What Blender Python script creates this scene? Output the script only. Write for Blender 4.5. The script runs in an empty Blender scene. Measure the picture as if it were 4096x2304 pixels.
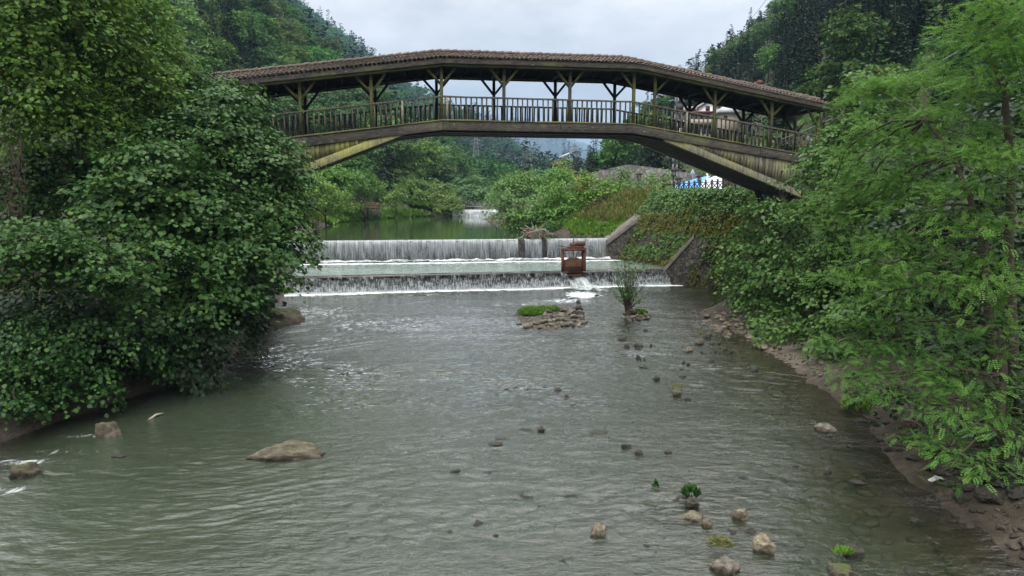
import bpy, bmesh, math, random
import numpy as np
from mathutils import Vector, Matrix

scene = bpy.context.scene
R = math.radians

# ------------------------------------------------------------------ camera, sky, sun, exposure
F = 683.0                      # focal length in picture widths of 1024
CAM_H = 5.6                    # metres above the lower river
PITCH = math.atan(92.0 / F)
cam_data = bpy.data.cameras.new("camera")
cam = bpy.data.objects.new("camera", cam_data)
scene.collection.objects.link(cam)
cam_data.sensor_width = 36.0
cam_data.lens = 36.0 * F / 1024.0
cam_data.clip_start = 0.1
cam_data.clip_end = 10000.0
cam.location = (0, 0, CAM_H)
cam.rotation_euler = (math.pi / 2 - PITCH, 0, 0)
scene.camera = cam

SUN_EL, SUN_AZ = R(58), R(215)          # direction the light comes from (azimuth clockwise from +Y)
world = bpy.data.worlds.new("World")
scene.world = world
world.use_nodes = True
wt = world.node_tree
wt.nodes.clear()
w_out = wt.nodes.new("ShaderNodeOutputWorld")
w_bg = wt.nodes.new("ShaderNodeBackground")
w_bg.inputs["Strength"].default_value = 0.13
w_sky = wt.nodes.new("ShaderNodeTexSky")
w_sky.sky_type = 'NISHITA'
w_sky.sun_disc = False
w_sky.sun_elevation = SUN_EL
w_sky.sun_rotation = SUN_AZ
w_tc = wt.nodes.new("ShaderNodeTexCoord")
w_map = wt.nodes.new("ShaderNodeMapping")
w_map.inputs["Scale"].default_value = (1.6, 1.6, 4.2)
w_map.inputs["Location"].default_value = (0.35, 0.1, 0.0)
w_n = wt.nodes.new("ShaderNodeTexNoise")
w_n.inputs["Scale"].default_value = 2.1
w_n.inputs["Detail"].default_value = 6.0
w_n.inputs["Roughness"].default_value = 0.55
w_ramp = wt.nodes.new("ShaderNodeValToRGB")
w_ramp.color_ramp.elements[0].position = 0.38
w_ramp.color_ramp.elements[0].color = (5.7, 5.65, 5.65, 1)
w_ramp.color_ramp.elements[1].position = 0.6
w_ramp.color_ramp.elements[1].color = (9.0, 8.8, 8.6, 1)
w_mix = wt.nodes.new("ShaderNodeMixRGB")
w_mix.inputs[0].default_value = 0.93      # thick overcast over the blue sky
wt.links.new(w_tc.outputs["Generated"], w_map.inputs["Vector"])
wt.links.new(w_map.outputs[0], w_n.inputs["Vector"])
wt.links.new(w_n.outputs["Fac"], w_ramp.inputs["Fac"])
wt.links.new(w_sky.outputs["Color"], w_mix.inputs[1])
wt.links.new(w_ramp.outputs["Color"], w_mix.inputs[2])
# an overcast dome is brighter overhead than at the horizon
w_sep = wt.nodes.new("ShaderNodeSeparateXYZ")
w_mr = wt.nodes.new("ShaderNodeMapRange")
w_mr.inputs["From Min"].default_value = 0.0; w_mr.inputs["From Max"].default_value = 1.0
w_mr.inputs["To Min"].default_value = 0.41; w_mr.inputs["To Max"].default_value = 3.1
w_mul = wt.nodes.new("ShaderNodeVectorMath"); w_mul.operation = 'SCALE'
wt.links.new(w_tc.outputs["Generated"], w_sep.inputs[0])
w_pow = wt.nodes.new("ShaderNodeMath"); w_pow.operation = 'POWER'; w_pow.use_clamp = True
w_pow.inputs[1].default_value = 1.7
wt.links.new(w_sep.outputs["Z"], w_pow.inputs[0])
wt.links.new(w_pow.outputs[0], w_mr.inputs["Value"])
wt.links.new(w_mix.outputs[0], w_mul.inputs[0])
wt.links.new(w_mr.outputs[0], w_mul.inputs["Scale"])
wt.links.new(w_mul.outputs[0], w_bg.inputs["Color"])
wt.links.new(w_bg.outputs[0], w_out.inputs["Surface"])

sun_data = bpy.data.lights.new("sun", 'SUN')
sun_data.energy = 1.5
sun_data.angle = R(24)
sun_data.color = (1.0, 0.96, 0.9)
sun = bpy.data.objects.new("sun", sun_data)
scene.collection.objects.link(sun)
sd = Vector((math.sin(SUN_AZ) * math.cos(SUN_EL), math.cos(SUN_AZ) * math.cos(SUN_EL), math.sin(SUN_EL)))
sun.rotation_euler = sd.to_track_quat('Z', 'Y').to_euler()
sun.location = (0, 0, 60)

scene.view_settings.view_transform = 'Standard'
scene.view_settings.look = 'None'
scene.view_settings.exposure = 0.68
scene.view_settings.gamma = 1.0
scene.view_settings.use_curve_mapping = False
scene.cycles.max_bounces = 6
scene.cycles.diffuse_bounces = 2
scene.cycles.glossy_bounces = 3
scene.cycles.transmission_bounces = 3
scene.cycles.transparent_max_bounces = 12
scene.cycles.volume_bounces = 0
scene.cycles.caustics_reflective = False
scene.cycles.caustics_refractive = False
scene.cycles.use_denoising = True

# ------------------------------------------------------------------ picture -> place
CT, ST = math.cos(PITCH), math.sin(PITCH)
def ray(u, v):
    a = (288.0 - v) / F
    return Vector(((u - 512.0) / F, CT + a * ST, -ST + a * CT))
def at_y(u, v, Y):
    d = ray(u, v); t = Y / d.y
    return Vector((d.x * t, Y, CAM_H + d.z * t))
def at_z(u, v, z=0.0):
    d = ray(u, v); t = (z - CAM_H) / d.z
    return Vector((d.x * t, d.y * t, z))
def project(x, y, z):
    zz = z - CAM_H
    w = y * CT - zz * ST
    up = y * ST + zz * CT
    return 512 + F * x / w, 288 - F * up / w

# ------------------------------------------------------------------ object helpers
COL = scene.collection
def tag(o, label=None, cat=None, group=None, kind=None):
    if label: o["label"] = label
    if cat: o["category"] = cat
    if group: o["group"] = group
    if kind: o["kind"] = kind
    return o
def empty(name, loc=(0, 0, 0), label=None, cat=None, group=None):
    o = bpy.data.objects.new(name, None)
    o.empty_display_size = 0.3
    COL.objects.link(o)
    o.location = loc
    return tag(o, label, cat, group)

class MB:
    """Collects vertices and faces (with a material slot each) for one mesh."""
    def __init__(self):
        self.v, self.f, self.n = [], [], 0
    def add(self, verts, faces, mat=0):
        verts = np.asarray(verts, dtype=np.float64).reshape(-1, 3)
        if isinstance(faces, np.ndarray):
            self.f.append((faces + self.n, mat))
        else:
            by = {}
            for f in faces: by.setdefault(len(f), []).append(f)
            for k in by: self.f.append((np.array(by[k], dtype=np.int64) + self.n, mat))
        self.v.append(verts); self.n += len(verts)
        return self
    def box(self, c, s, rz=0.0, mat=0, M=None):
        x, y, z = s[0] / 2, s[1] / 2, s[2] / 2
        p = np.array([(-x, -y, -z), (x, -y, -z), (x, y, -z), (-x, y, -z), (-x, -y, z), (x, -y, z), (x, y, z), (-x, y, z)])
        if M is not None: p = p @ np.array(M).T
        if rz:
            c_, s_ = math.cos(rz), math.sin(rz)
            p = p @ np.array([(c_, s_, 0), (-s_, c_, 0), (0, 0, 1)])
        return self.add(p + np.array(c), [(0, 3, 2, 1), (4, 5, 6, 7), (0, 1, 5, 4), (1, 2, 6, 5), (2, 3, 7, 6), (3, 0, 4, 7)], mat)
    def bar(self, p0, p1, w, h, up=(0, 0, 1), mat=0, taper=1.0):
        p0, p1 = np.array(p0, float), np.array(p1, float)
        d = p1 - p0; L = np.linalg.norm(d); d = d / max(L, 1e-9)
        u = np.array(up, float)
        s = np.cross(d, u)
        if np.linalg.norm(s) < 1e-4: s = np.cross(d, (0, 1, 0))
        s /= np.linalg.norm(s); u = np.cross(s, d)
        vs = []
        for p, k in ((p0, 1.0), (p1, taper)):
            for a, b in ((-1, -1), (1, -1), (1, 1), (-1, 1)):
                vs.append(p + s * a * w * k / 2 + u * b * h * k / 2)
        return self.add(vs, [(0, 1, 2, 3), (7, 6, 5, 4), (0, 4, 5, 1), (1, 5, 6, 2), (2, 6, 7, 3), (3, 7, 4, 0)], mat)
    def tube(self, pts, rad, n=6, mat=0, cap=True):
        pts = np.array(pts, float); m = len(pts)
        rad = np.full(m, rad) if np.isscalar(rad) else np.array(rad, float)
        t = np.gradient(pts, axis=0); t /= np.linalg.norm(t, axis=1)[:, None] + 1e-9
        ref = np.array((0, 0, 1.0)) if abs(t[0][2]) < 0.9 else np.array((0, 1.0, 0))
        vs = []
        ang = np.arange(n) * 2 * math.pi / n
        for i in range(m):
            s = np.cross(t[i], ref); s /= np.linalg.norm(s) + 1e-9
            u = np.cross(s, t[i])
            vs.append(pts[i] + rad[i] * (np.cos(ang)[:, None] * s + np.sin(ang)[:, None] * u))
        vs = np.concatenate(vs)
        fs = []
        for i in range(m - 1):
            for j in range(n):
                k = (j + 1) % n
                fs.append((i * n + j, i * n + k, (i + 1) * n + k, (i + 1) * n + j))
        if cap:
            fs.append(tuple(range(n - 1, -1, -1))); fs.append(tuple((m - 1) * n + j for j in range(n)))
        return self.add(vs, fs, mat)
    def grid(self, P, mat=0):
        """P: (rows, cols, 3)"""
        r, c = P.shape[:2]
        i = np.arange(r * c).reshape(r, c)
        q = np.stack([i[:-1, :-1], i[:-1, 1:], i[1:, 1:], i[1:, :-1]], -1).reshape(-1, 4)
        return self.add(P.reshape(-1, 3), q, mat)
    def build(self, name, mats, parent=None, smooth=False, origin=None, local=False):
        V = np.concatenate(self.v) if self.v else np.zeros((0, 3))
        if origin is not None: V = V - np.array(origin)
        me = bpy.data.meshes.new(name)
        me.vertices.add(len(V)); me.vertices.foreach_set("co", V.astype(np.float32).ravel())
        tot = [np.full(len(f), f.shape[1]) for f, _ in self.f]
        tot = np.concatenate(tot).astype(np.int32)
        loops = np.concatenate([f.ravel() for f, _ in self.f]).astype(np.int32)
        mi = np.concatenate([np.full(len(f), m) for f, m in self.f]).astype(np.int32)
        me.loops.add(len(loops)); me.loops.foreach_set("vertex_index", loops)
        me.polygons.add(len(tot))
        st = np.concatenate([[0], np.cumsum(tot)[:-1]]).astype(np.int32)
        me.polygons.foreach_set("loop_start", st)
        me.polygons.foreach_set("loop_total", tot)
        me.polygons.foreach_set("material_index", mi)
        if smooth: me.polygons.foreach_set("use_smooth", np.ones(len(tot), dtype=bool))
        me.update(calc_edges=True)
        me.validate()
        for m in (mats if isinstance(mats, (list, tuple)) else [mats]): me.materials.append(m)
        o = bpy.data.objects.new(name, me)
        COL.objects.link(o)
        if parent is not None:
            o.parent = parent
            if origin is None and not local and parent.type == 'EMPTY':   # vertices are given in world space
                o.matrix_parent_inverse = Matrix.Translation(-Vector(parent.location))
        if origin is not None and parent is None: o.location = origin
        return o

def vattr(o, name, vals):
    a = o.data.attributes.new(name, 'FLOAT', 'POINT')
    a.data.foreach_set("value", np.asarray(vals, dtype=np.float32).ravel())

# value noise for shaping (not a picture)
def _hash(ix, iy, seed):
    h = (ix * 374761393 + iy * 668265263 + seed * 974711) & 0x7fffffff
    h = ((h ^ (h >> 13)) * 1274126177) & 0x7fffffff
    return ((h ^ (h >> 16)) & 0xffff) / 65535.0
def vnoise(x, y, seed=0):
    x = np.asarray(x, float); y = np.asarray(y, float)
    ix = np.floor(x).astype(np.int64); iy = np.floor(y).astype(np.int64)
    fx, fy = x - ix, y - iy
    fx = fx * fx * (3 - 2 * fx); fy = fy * fy * (3 - 2 * fy)
    a = _hash(ix, iy, seed); b = _hash(ix + 1, iy, seed); c = _hash(ix, iy + 1, seed); d = _hash(ix + 1, iy + 1, seed)
    return (a * (1 - fx) + b * fx) * (1 - fy) + (c * (1 - fx) + d * fx) * fy
def fbm(x, y, seed=0, oct=4):
    r, amp, tot = 0, 1.0, 0
    for k in range(oct):
        r = r + amp * vnoise(np.asarray(x) * 2 ** k, np.asarray(y) * 2 ** k, seed + k * 7); tot += amp; amp *= 0.5
    return r / tot

# ------------------------------------------------------------------ materials
class NT:
    def __init__(self, name):
        self.m = bpy.data.materials.new(name); self.m.use_nodes = True
        self.t = self.m.node_tree; self.t.nodes.clear()
        self.out = self.t.nodes.new("ShaderNodeOutputMaterial")
    def n(self, kind, **kw):
        nd = self.t.nodes.new("ShaderNode" + kind)
        for k, v in kw.items():
            if k in nd.inputs: nd.inputs[k].default_value = v
            else: setattr(nd, k, v)
        return nd
    def l(self, a, b): self.t.links.new(a, b)
    def coord(self, kind="Object", scale=(1, 1, 1), rot=(0, 0, 0)):
        tc = self.n("TexCoord"); mp = self.n("Mapping")
        mp.inputs["Scale"].default_value = scale; mp.inputs["Rotation"].default_value = rot
        self.l(tc.outputs[kind], mp.inputs["Vector"]); return mp.outputs[0]
    def noise(self, vec, scale, detail=4, rough=0.55, dist=0.0):
        nd = self.n("TexNoise"); nd.inputs["Scale"].default_value = scale; nd.inputs["Detail"].default_value = detail
        nd.inputs["Roughness"].default_value = rough; nd.inputs["Distortion"].default_value = dist
        if vec is not None: self.l(vec, nd.inputs["Vector"])
        return nd.outputs["Fac"]
    def ramp(self, fac, stops):
        r = self.n("ValToRGB"); cr = r.color_ramp
        while len(cr.elements) < len(stops): cr.elements.new(0.5)
        for e, (p, c) in zip(cr.elements, stops):
            e.position = p; e.color = (c[0], c[1], c[2], 1) if not np.isscalar(c) else (c, c, c, 1)
        self.l(fac, r.inputs["Fac"]); return r.outputs["Color"]
    def mix(self, fac, a, b, mode='MIX'):
        m = self.n("MixRGB"); m.blend_type = mode
        for s, x in ((0, fac), (1, a), (2, b)):
            if isinstance(x, (int, float)): m.inputs[s].default_value = x
            elif isinstance(x, tuple): m.inputs[s].default_value = (x[0], x[1], x[2], 1)
            else: self.l(x, m.inputs[s])
        return m.outputs[0]
    def math(self, op, a, b=None):
        m = self.n("Math"); m.operation = op
        for s, x in ((0, a), (1, b)):
            if x is None: continue
            if isinstance(x, (int, float)): m.inputs[s].default_value = x
            else: self.l(x, m.inputs[s])
        return m.outputs[0]
    def attr(self, name):
        a = self.n("Attribute"); a.attribute_name = name; return a.outputs["Fac"]
    def bump(self, h, strength=0.5, dist=0.05, normal=None):
        b = self.n("Bump"); b.inputs["Strength"].default_value = strength; b.inputs["Distance"].default_value = dist
        self.l(h, b.inputs["Height"])
        if normal is not None: self.l(normal, b.inputs["Normal"])
        return b.outputs[0]
    def principled(self, color, rough=0.8, spec=0.3, normal=None, metal=0.0):
        p = self.n("BsdfPrincipled")
        if isinstance(color, tuple): p.inputs["Base Color"].default_value = (*color, 1)
        else: self.l(color, p.inputs["Base Color"])
        if isinstance(rough, (int, float)): p.inputs["Roughness"].default_value = rough
        else: self.l(rough, p.inputs["Roughness"])
        p.inputs["Specular IOR Level"].default_value = spec
        p.inputs["Metallic"].default_value = metal
        if normal is not None: self.l(normal, p.inputs["Normal"])
        return p.outputs[0]
    def done(self, sh):
        self.l(sh, self.out.inputs["Surface"]); return self.m

def leaf_mat(name, cols, transl=0.3, rough=0.45, spec=0.35, per_object=0.0, back=1.0):
    """cols: 3+ linear colours spread at random over the leaves."""
    t = NT(name)
    g = t.n("NewGeometry")
    k = len(cols)
    c = t.ramp(g.outputs["Random Per Island"], [(i / max(k - 1, 1), cc) for i, cc in enumerate(cols)])
    if per_object:
        oi = t.n("ObjectInfo")
        hs = t.n("HueSaturation")
        t.l(c, hs.inputs["Color"])
        mr = t.n("MapRange"); t.l(oi.outputs["Random"], mr.inputs["Value"])
        mr.inputs["To Min"].default_value = 0.5 - 0.055 * per_object; mr.inputs["To Max"].default_value = 0.5 + 0.03 * per_object
        t.l(mr.outputs[0], hs.inputs["Hue"])
        m2 = t.math('FRACT', t.math('MULTIPLY', oi.outputs["Random"], 7.31))
        mr2 = t.n("MapRange"); t.l(m2, mr2.inputs["Value"])
        mr2.inputs["To Min"].default_value = 1 - 0.5 * per_object; mr2.inputs["To Max"].default_value = 1 + 0.45 * per_object
        t.l(mr2.outputs[0], hs.inputs["Value"])
        m3 = t.math('FRACT', t.math('MULTIPLY', oi.outputs["Random"], 13.7))
        mr3 = t.n("MapRange"); t.l(m3, mr3.inputs["Value"])
        mr3.inputs["To Min"].default_value = 1 - 0.3 * per_object; mr3.inputs["To Max"].default_value = 1.05
        t.l(mr3.outputs[0], hs.inputs["Saturation"])
        c = hs.outputs["Color"]
    p = t.principled(c, rough, spec * 0.6)
    tr = t.n("BsdfTranslucent"); t.l(c, tr.inputs["Color"])
    mx = t.n("MixShader"); mx.inputs[0].default_value = transl
    t.l(p, mx.inputs[1]); t.l(tr.outputs[0], mx.inputs[2])
    return t.done(mx.outputs[0])

def simple(name, col, rough=0.7, var=0.25, scale=4.0, bump=0.2, spec=0.3, metal=0.0, coords="Object"):
    t = NT(name); vec = t.coord(coords)
    n = t.noise(vec, scale, 5, 0.6)
    dark = tuple(c * (1 - var) for c in col); lite = tuple(min(1, c * (1 + var)) for c in col)
    c = t.ramp(n, [(0.3, dark), (0.7, lite)])
    nb = t.noise(vec, scale * 6, 3)
    return t.done(t.principled(c, rough, spec, t.bump(nb, bump, 0.02), metal))

def wood_mat(name, dark, mid, moss, moss_lo=0.5, moss_hi=0.7, grain=(1, 1, 9), fleck=True):
    t = NT(name)
    vec = t.coord("Object", (1, 1, 1))
    gv = t.coord("Object", grain)
    g = t.noise(gv, 3.0, 6, 0.65, 0.3)
    c = t.ramp(g, [(0.34, dark), (0.66, mid)])
    mo = t.ramp(t.noise(vec, 0.9, 5, 0.65), [(moss_lo, 0.0), (moss_hi, 1.0)])
    isl = t.n("NewGeometry").outputs["Random Per Island"]
    mo = t.mix(1.0, mo, t.ramp(isl, [(0.0, 0.35), (1.0, 1.0)]), 'MULTIPLY')
    c = t.mix(mo, c, t.ramp(g, [(0.2, tuple(x * 0.55 for x in moss)), (0.8, moss)]))
    c = t.mix(1.0, c, t.ramp(isl, [(0, 0.7), (1, 1.15)]), 'MULTIPLY')
    if fleck:
        fl = t.ramp(t.noise(vec, 9.0, 2, 0.5), [(0.70, 0.0), (0.74, 0.8)])
        c = t.mix(fl, c, (0.2, 0.2, 0.17))
    return t.done(t.principled(c, 0.85, 0.2, t.bump(g, 0.5, 0.02)))

M = {}
M["wood_dark"] = wood_mat("weathered_dark_wood", (0.014, 0.012, 0.01), (0.09, 0.08, 0.068), (0.12, 0.12, 0.055), 0.52, 0.7, (1.2, 1.2, 10))
M["wood_green"] = wood_mat("mossy_wood", (0.03, 0.027, 0.018), (0.12, 0.11, 0.06), (0.19, 0.2, 0.06), 0.38, 0.58)
M["wood_plank"] = wood_mat("lichen_planks", (0.05, 0.048, 0.035), (0.26, 0.25, 0.15), (0.34, 0.34, 0.1), 0.36, 0.56, (7, 7, 0.7), False)
M["wood_plank_grey"] = wood_mat("grey_planks", (0.03, 0.028, 0.023), (0.23, 0.22, 0.16), (0.28, 0.27, 0.11), 0.42, 0.64, (7, 7, 0.7), False)
M["wood_post"] = wood_mat("railing_wood", (0.035, 0.032, 0.028), (0.13, 0.118, 0.095), (0.14, 0.15, 0.06), 0.5, 0.75, (6, 6, 0.8), False)
M["wood_pale"] = simple("pale_board_wood", (0.24, 0.22, 0.18), 0.85, 0.3, 8)
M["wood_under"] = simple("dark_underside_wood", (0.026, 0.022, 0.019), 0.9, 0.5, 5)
M["fence_wood"] = simple("dark_fence_wood", (0.035, 0.022, 0.016), 0.8, 0.4, 6)
M["bark"] = simple("bark", (0.055, 0.043, 0.032), 0.9, 0.45, 9, 0.6)
M["bark_pale"] = simple("pale_bark", (0.13, 0.105, 0.075), 0.9, 0.4, 8, 0.5)
M["twig"] = simple("dry_twigs", (0.06, 0.042, 0.03), 0.9, 0.4, 5)
M["rag"] = simple("dirty_white_cloth", (0.42, 0.42, 0.4), 0.9, 0.3, 9)
M["driftwood"] = simple("driftwood", (0.24, 0.205, 0.165), 0.85, 0.45, 3)
M["rust"] = simple("rusty_steel", (0.12, 0.04, 0.024), 0.8, 0.55, 2.2, 0.4)
M["rust_dark"] = simple("dark_rusty_plate", (0.075, 0.035, 0.022), 0.8, 0.6, 1.6, 0.4)
M["rust_brown"] = simple("brown_rusty_casting", (0.11, 0.065, 0.045), 0.75, 0.4, 3, 0.3)
M["iron"] = simple("dark_iron", (0.04, 0.04, 0.042), 0.6, 0.3, 6)
M["steel_grey"] = simple("galvanised_steel", (0.2, 0.21, 0.22), 0.5, 0.2, 6)
M["concrete"] = simple("concrete", (0.115, 0.105, 0.088), 0.9, 0.5, 1.8, 0.6)
M["plaster"] = simple("white_plaster", (0.72, 0.72, 0.72), 0.9, 0.06, 1.0, 0.05)
M["plaster_beige"] = simple("beige_plaster", (0.36, 0.31, 0.26), 0.9, 0.15, 1.0, 0.05)
M["plaster_grey"] = simple("grey_plaster", (0.2, 0.19, 0.19), 0.9, 0.2, 1.0, 0.05)
M["roof_red"] = simple("red_roof_tiles", (0.27, 0.1, 0.07), 0.8, 0.3, 3, 0.3)
M["pink_wall"] = simple("pink_wall", (0.33, 0.2, 0.16), 0.9, 0.2, 1.0)
M["brick"] = simple("orange_brick", (0.28, 0.12, 0.07), 0.9, 0.3, 3)
M["dark_glass"] = simple("window_glass", (0.03, 0.035, 0.045), 0.15, 0.3, 1.0, 0.0, 0.5)
M["maroon"] = simple("maroon_trim", (0.13, 0.03, 0.03), 0.6, 0.2, 3)
M["white_metal"] = simple("white_painted_metal", (0.75, 0.76, 0.78), 0.4, 0.05, 2, 0.02)
M["sign_back"] = simple("sign_back_metal", (0.33, 0.35, 0.36), 0.5, 0.1, 4, 0.02)
M["asphalt"] = simple("asphalt", (0.06, 0.06, 0.062), 0.9, 0.2, 6)
def tarp(name, col):
    t = NT(name); vec = t.coord("Object")
    n = t.noise(vec, 2.2, 4, 0.6)
    return t.done(t.principled(t.ramp(n, [(0.3, tuple(c * 0.75 for c in col)), (0.7, col)]), 0.4, 0.5, t.bump(n, 0.6, 0.1)))
M["tarp_blue"] = tarp("blue_tarp", (0.06, 0.3, 0.72))
M["tarp_white"] = tarp("white_tarp", (0.62, 0.66, 0.7))

def stone_wall_mat(name, c1, c2, mortar, scale, contrast=0.06):
    t = NT(name); vec = t.coord("Object")
    vo = t.n("TexVoronoi"); vo.feature = 'DISTANCE_TO_EDGE'; vo.inputs["Scale"].default_value = scale
    wv = t.mix(0.12, vec, t.noise(vec, scale * 1.5, 2), 'ADD')
    t.l(wv, vo.inputs["Vector"])
    v2 = t.n("TexVoronoi"); v2.inputs["Scale"].default_value = scale; t.l(wv, v2.inputs["Vector"])
    sep = t.n("SeparateColor"); t.l(v2.outputs["Color"], sep.inputs[0])
    c = t.ramp(sep.outputs[0], [(0.0, c1), (1.0, c2)])
    n = t.noise(vec, 0.5, 5, 0.7)
    c = t.mix(1.0, c, t.ramp(n, [(0.3, 0.55), (0.7, 1.15)]), 'MULTIPLY')
    e = t.ramp(vo.outputs["Distance"], [(0.0, 0.0), (contrast, 1.0)])
    c = t.mix(e, mortar, c)
    h = t.mix(0.3, e, t.noise(vec, scale * 5, 4))
    return t.done(t.principled(c, 0.85, 0.3, t.bump(h, 0.9, 0.12)))
M["stone_wall"] = stone_wall_mat("rubble_stone_wall", (0.028, 0.025, 0.02), (0.095, 0.086, 0.07), (0.018, 0.016, 0.013), 4.4)
M["stone_pale"] = stone_wall_mat("pale_stone_wall", (0.085, 0.08, 0.074), (0.17, 0.16, 0.15), (0.1, 0.095, 0.09), 1.8)
M["stone_wet"] = stone_wall_mat("wet_dark_stone", (0.022, 0.022, 0.022), (0.085, 0.082, 0.075), (0.015, 0.015, 0.014), 4.5)

def rock_mat(name, c1, c2, moss, moss_amt):
    t = NT(name); vec = t.coord("Object")
    oi = t.n("ObjectInfo")
    n = t.noise(vec, 2.5, 7, 0.65)
    c = t.ramp(n, [(0.33, c1), (0.7, c2)])
    c = t.mix(1.0, c, t.ramp(oi.outputs["Random"], [(0.0, 0.55), (1.0, 1.35)]), 'MULTIPLY')
    g = t.n("NewGeometry"); sp = t.n("SeparateXYZ"); t.l(g.outputs["Normal"], sp.inputs[0])
    up = t.math('MULTIPLY', t.math('ADD', sp.outputs["Z"], 0.1), t.noise(vec, 4.0, 4, 0.6))
    mo = t.ramp(up, [(0.62 - 0.3 * moss_amt, 0.0), (0.72 - 0.3 * moss_amt, 1.0)])
    c = t.mix(mo, c, moss)
    ps = t.n("SeparateXYZ"); t.l(g.outputs["Position"], ps.inputs[0])
    wet = t.ramp(t.math('ADD', ps.outputs["Z"], t.math('MULTIPLY', n, 0.06)), [(0.03, 0.0), (0.12, 1.0)])
    c = t.mix(wet, t.mix(1.0, c, (0.4, 0.38, 0.34), 'MULTIPLY'), c)
    r = t.ramp(wet, [(0.0, 0.3), (1.0, 0.85)])
    return t.done(t.principled(c, r, 0.4, t.bump(t.noise(vec, 7, 6, 0.7), 0.6, 0.08)))
M["rock"] = rock_mat("river_rock", (0.04, 0.034, 0.025), (0.3, 0.255, 0.175), (0.06, 0.065, 0.02), 0.3)
M["rock_pale"] = rock_mat("pale_river_stone", (0.08, 0.07, 0.055), (0.24, 0.21, 0.165), (0.08, 0.08, 0.04), 0.1)
M["rock_mossy"] = rock_mat("mossy_rock", (0.045, 0.038, 0.028), (0.15, 0.125, 0.085), (0.055, 0.075, 0.015), 0.7)
M["rock_dark"] = rock_mat("dark_rock", (0.02, 0.017, 0.014), (0.085, 0.072, 0.055), (0.04, 0.045, 0.02), 0.2)

# leaves
M["lf_hazel"] = leaf_mat("hazel_leaf", [(0.026, 0.066, 0.016), (0.04, 0.1, 0.022), (0.055, 0.13, 0.024), (0.026, 0.07, 0.022), (0.09, 0.155, 0.022)], 0.28, 0.42, 0.35)
M["lf_alder"] = leaf_mat("alder_leaf", [(0.05, 0.125, 0.018), (0.08, 0.175, 0.022), (0.12, 0.215, 0.024), (0.032, 0.085, 0.018), (0.16, 0.225, 0.03)], 0.42, 0.45, 0.3)
M["lf_bramble"] = leaf_mat("bramble_leaf", [(0.02, 0.06, 0.014), (0.035, 0.1, 0.018), (0.016, 0.045, 0.016), (0.07, 0.15, 0.02)], 0.3, 0.42, 0.35)
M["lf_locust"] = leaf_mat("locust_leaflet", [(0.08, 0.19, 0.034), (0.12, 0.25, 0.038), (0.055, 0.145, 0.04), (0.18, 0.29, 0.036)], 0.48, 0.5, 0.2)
M["lf_shrub"] = leaf_mat("shrub_leaf", [(0.0405, 0.1013, 0.0242), (0.0675, 0.1485, 0.0308), (0.1013, 0.1823, 0.033), (0.0405, 0.0878, 0.033)], 0.28, 0.45, 0.4)
M["lf_dark"] = leaf_mat("dark_ivy_leaf", [(0.012, 0.03, 0.011), (0.02, 0.046, 0.015), (0.03, 0.056, 0.02)], 0.2, 0.4, 0.4)  # ivy colour darkened further, painting in shade of gaps and overhung banks
M["lf_bank"] = leaf_mat("bank_leaf", [(0.07, 0.17, 0.03), (0.11, 0.23, 0.034), (0.15, 0.26, 0.04), (0.07, 0.14, 0.04)], 0.32, 0.5, 0.3, 0.35)
M["lf_hill"] = leaf_mat("hill_leaf", [(0.04, 0.12, 0.026), (0.065, 0.165, 0.03), (0.095, 0.185, 0.034), (0.045, 0.11, 0.034)], 0.25, 0.6, 0.15, 0.8)
M["lf_conifer"] = leaf_mat("conifer_needle", [(0.012, 0.0325, 0.015), (0.0216, 0.05, 0.02), (0.0336, 0.06, 0.026)], 0.1, 0.65, 0.2, 0.6)
M["lf_olive"] = leaf_mat("dry_olive_leaf", [(0.091, 0.1105, 0.02), (0.13, 0.1235, 0.025), (0.0715, 0.117, 0.02), (0.156, 0.117, 0.03), (0.052, 0.091, 0.02)], 0.3, 0.6, 0.2)
M["lf_grass"] = leaf_mat("grass_blade", [(0.078, 0.182, 0.02), (0.117, 0.234, 0.025), (0.065, 0.156, 0.02), (0.156, 0.221, 0.03)], 0.35, 0.5, 0.3)
M["lf_weed"] = leaf_mat("dry_weed", [(0.16, 0.15, 0.045), (0.1, 0.13, 0.03), (0.2, 0.17, 0.06), (0.08, 0.12, 0.03)], 0.3, 0.6, 0.2)
M["lf_locust_low"] = leaf_mat("shaded_locust_leaflet", [(0.07, 0.18, 0.034), (0.1, 0.235, 0.036), (0.05, 0.14, 0.038), (0.15, 0.27, 0.034)], 0.42, 0.45, 0.3)  # darker copy of the locust leaf; the lower boughs' shade is in its colour
M["litter"] = leaf_mat("leaf_litter", [(0.07, 0.058, 0.042), (0.11, 0.09, 0.065), (0.045, 0.038, 0.03)], 0.1, 0.8, 0.1)

# ================================================================== the ground: one sheet, river bed to far hills
rng = np.random.default_rng(7)
W1A, W1B = np.array((-13.6, 38.9)), np.array((10.3, 43.55))       # lower weir line
W2A, W2B = np.array((-16.5, 46.6)), np.array((7.1, 50.1))         # upper weir line
W3A, W3B = np.array((-9.2, 105.6)), np.array((-1.0, 106.4))      # far weir line
Z1, Z2, Z3 = 0.95, 2.45, 3.45                                     # water levels above them
def beyond(A, B, x, y):
    return (B[0] - A[0]) * (y - A[1]) - (B[1] - A[1]) * (x - A[0]) > 0
LBANK = np.array([(-300, -14), (-40, -12), (10, -11.8), (15.2, -11.85), (18.3, -10.85), (21, -9.7), (24.2, -9.9), (29, -11.5), (33.4, -12.4), (39, -13.1), (47, -14.8),
                  (60, -17.5), (80, -20.5), (95, -18), (103, -15), (106.5, -10.5), (115, -10), (150, -2), (200, 14), (300, 44), (600, 170), (4600, 1300)])
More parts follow.
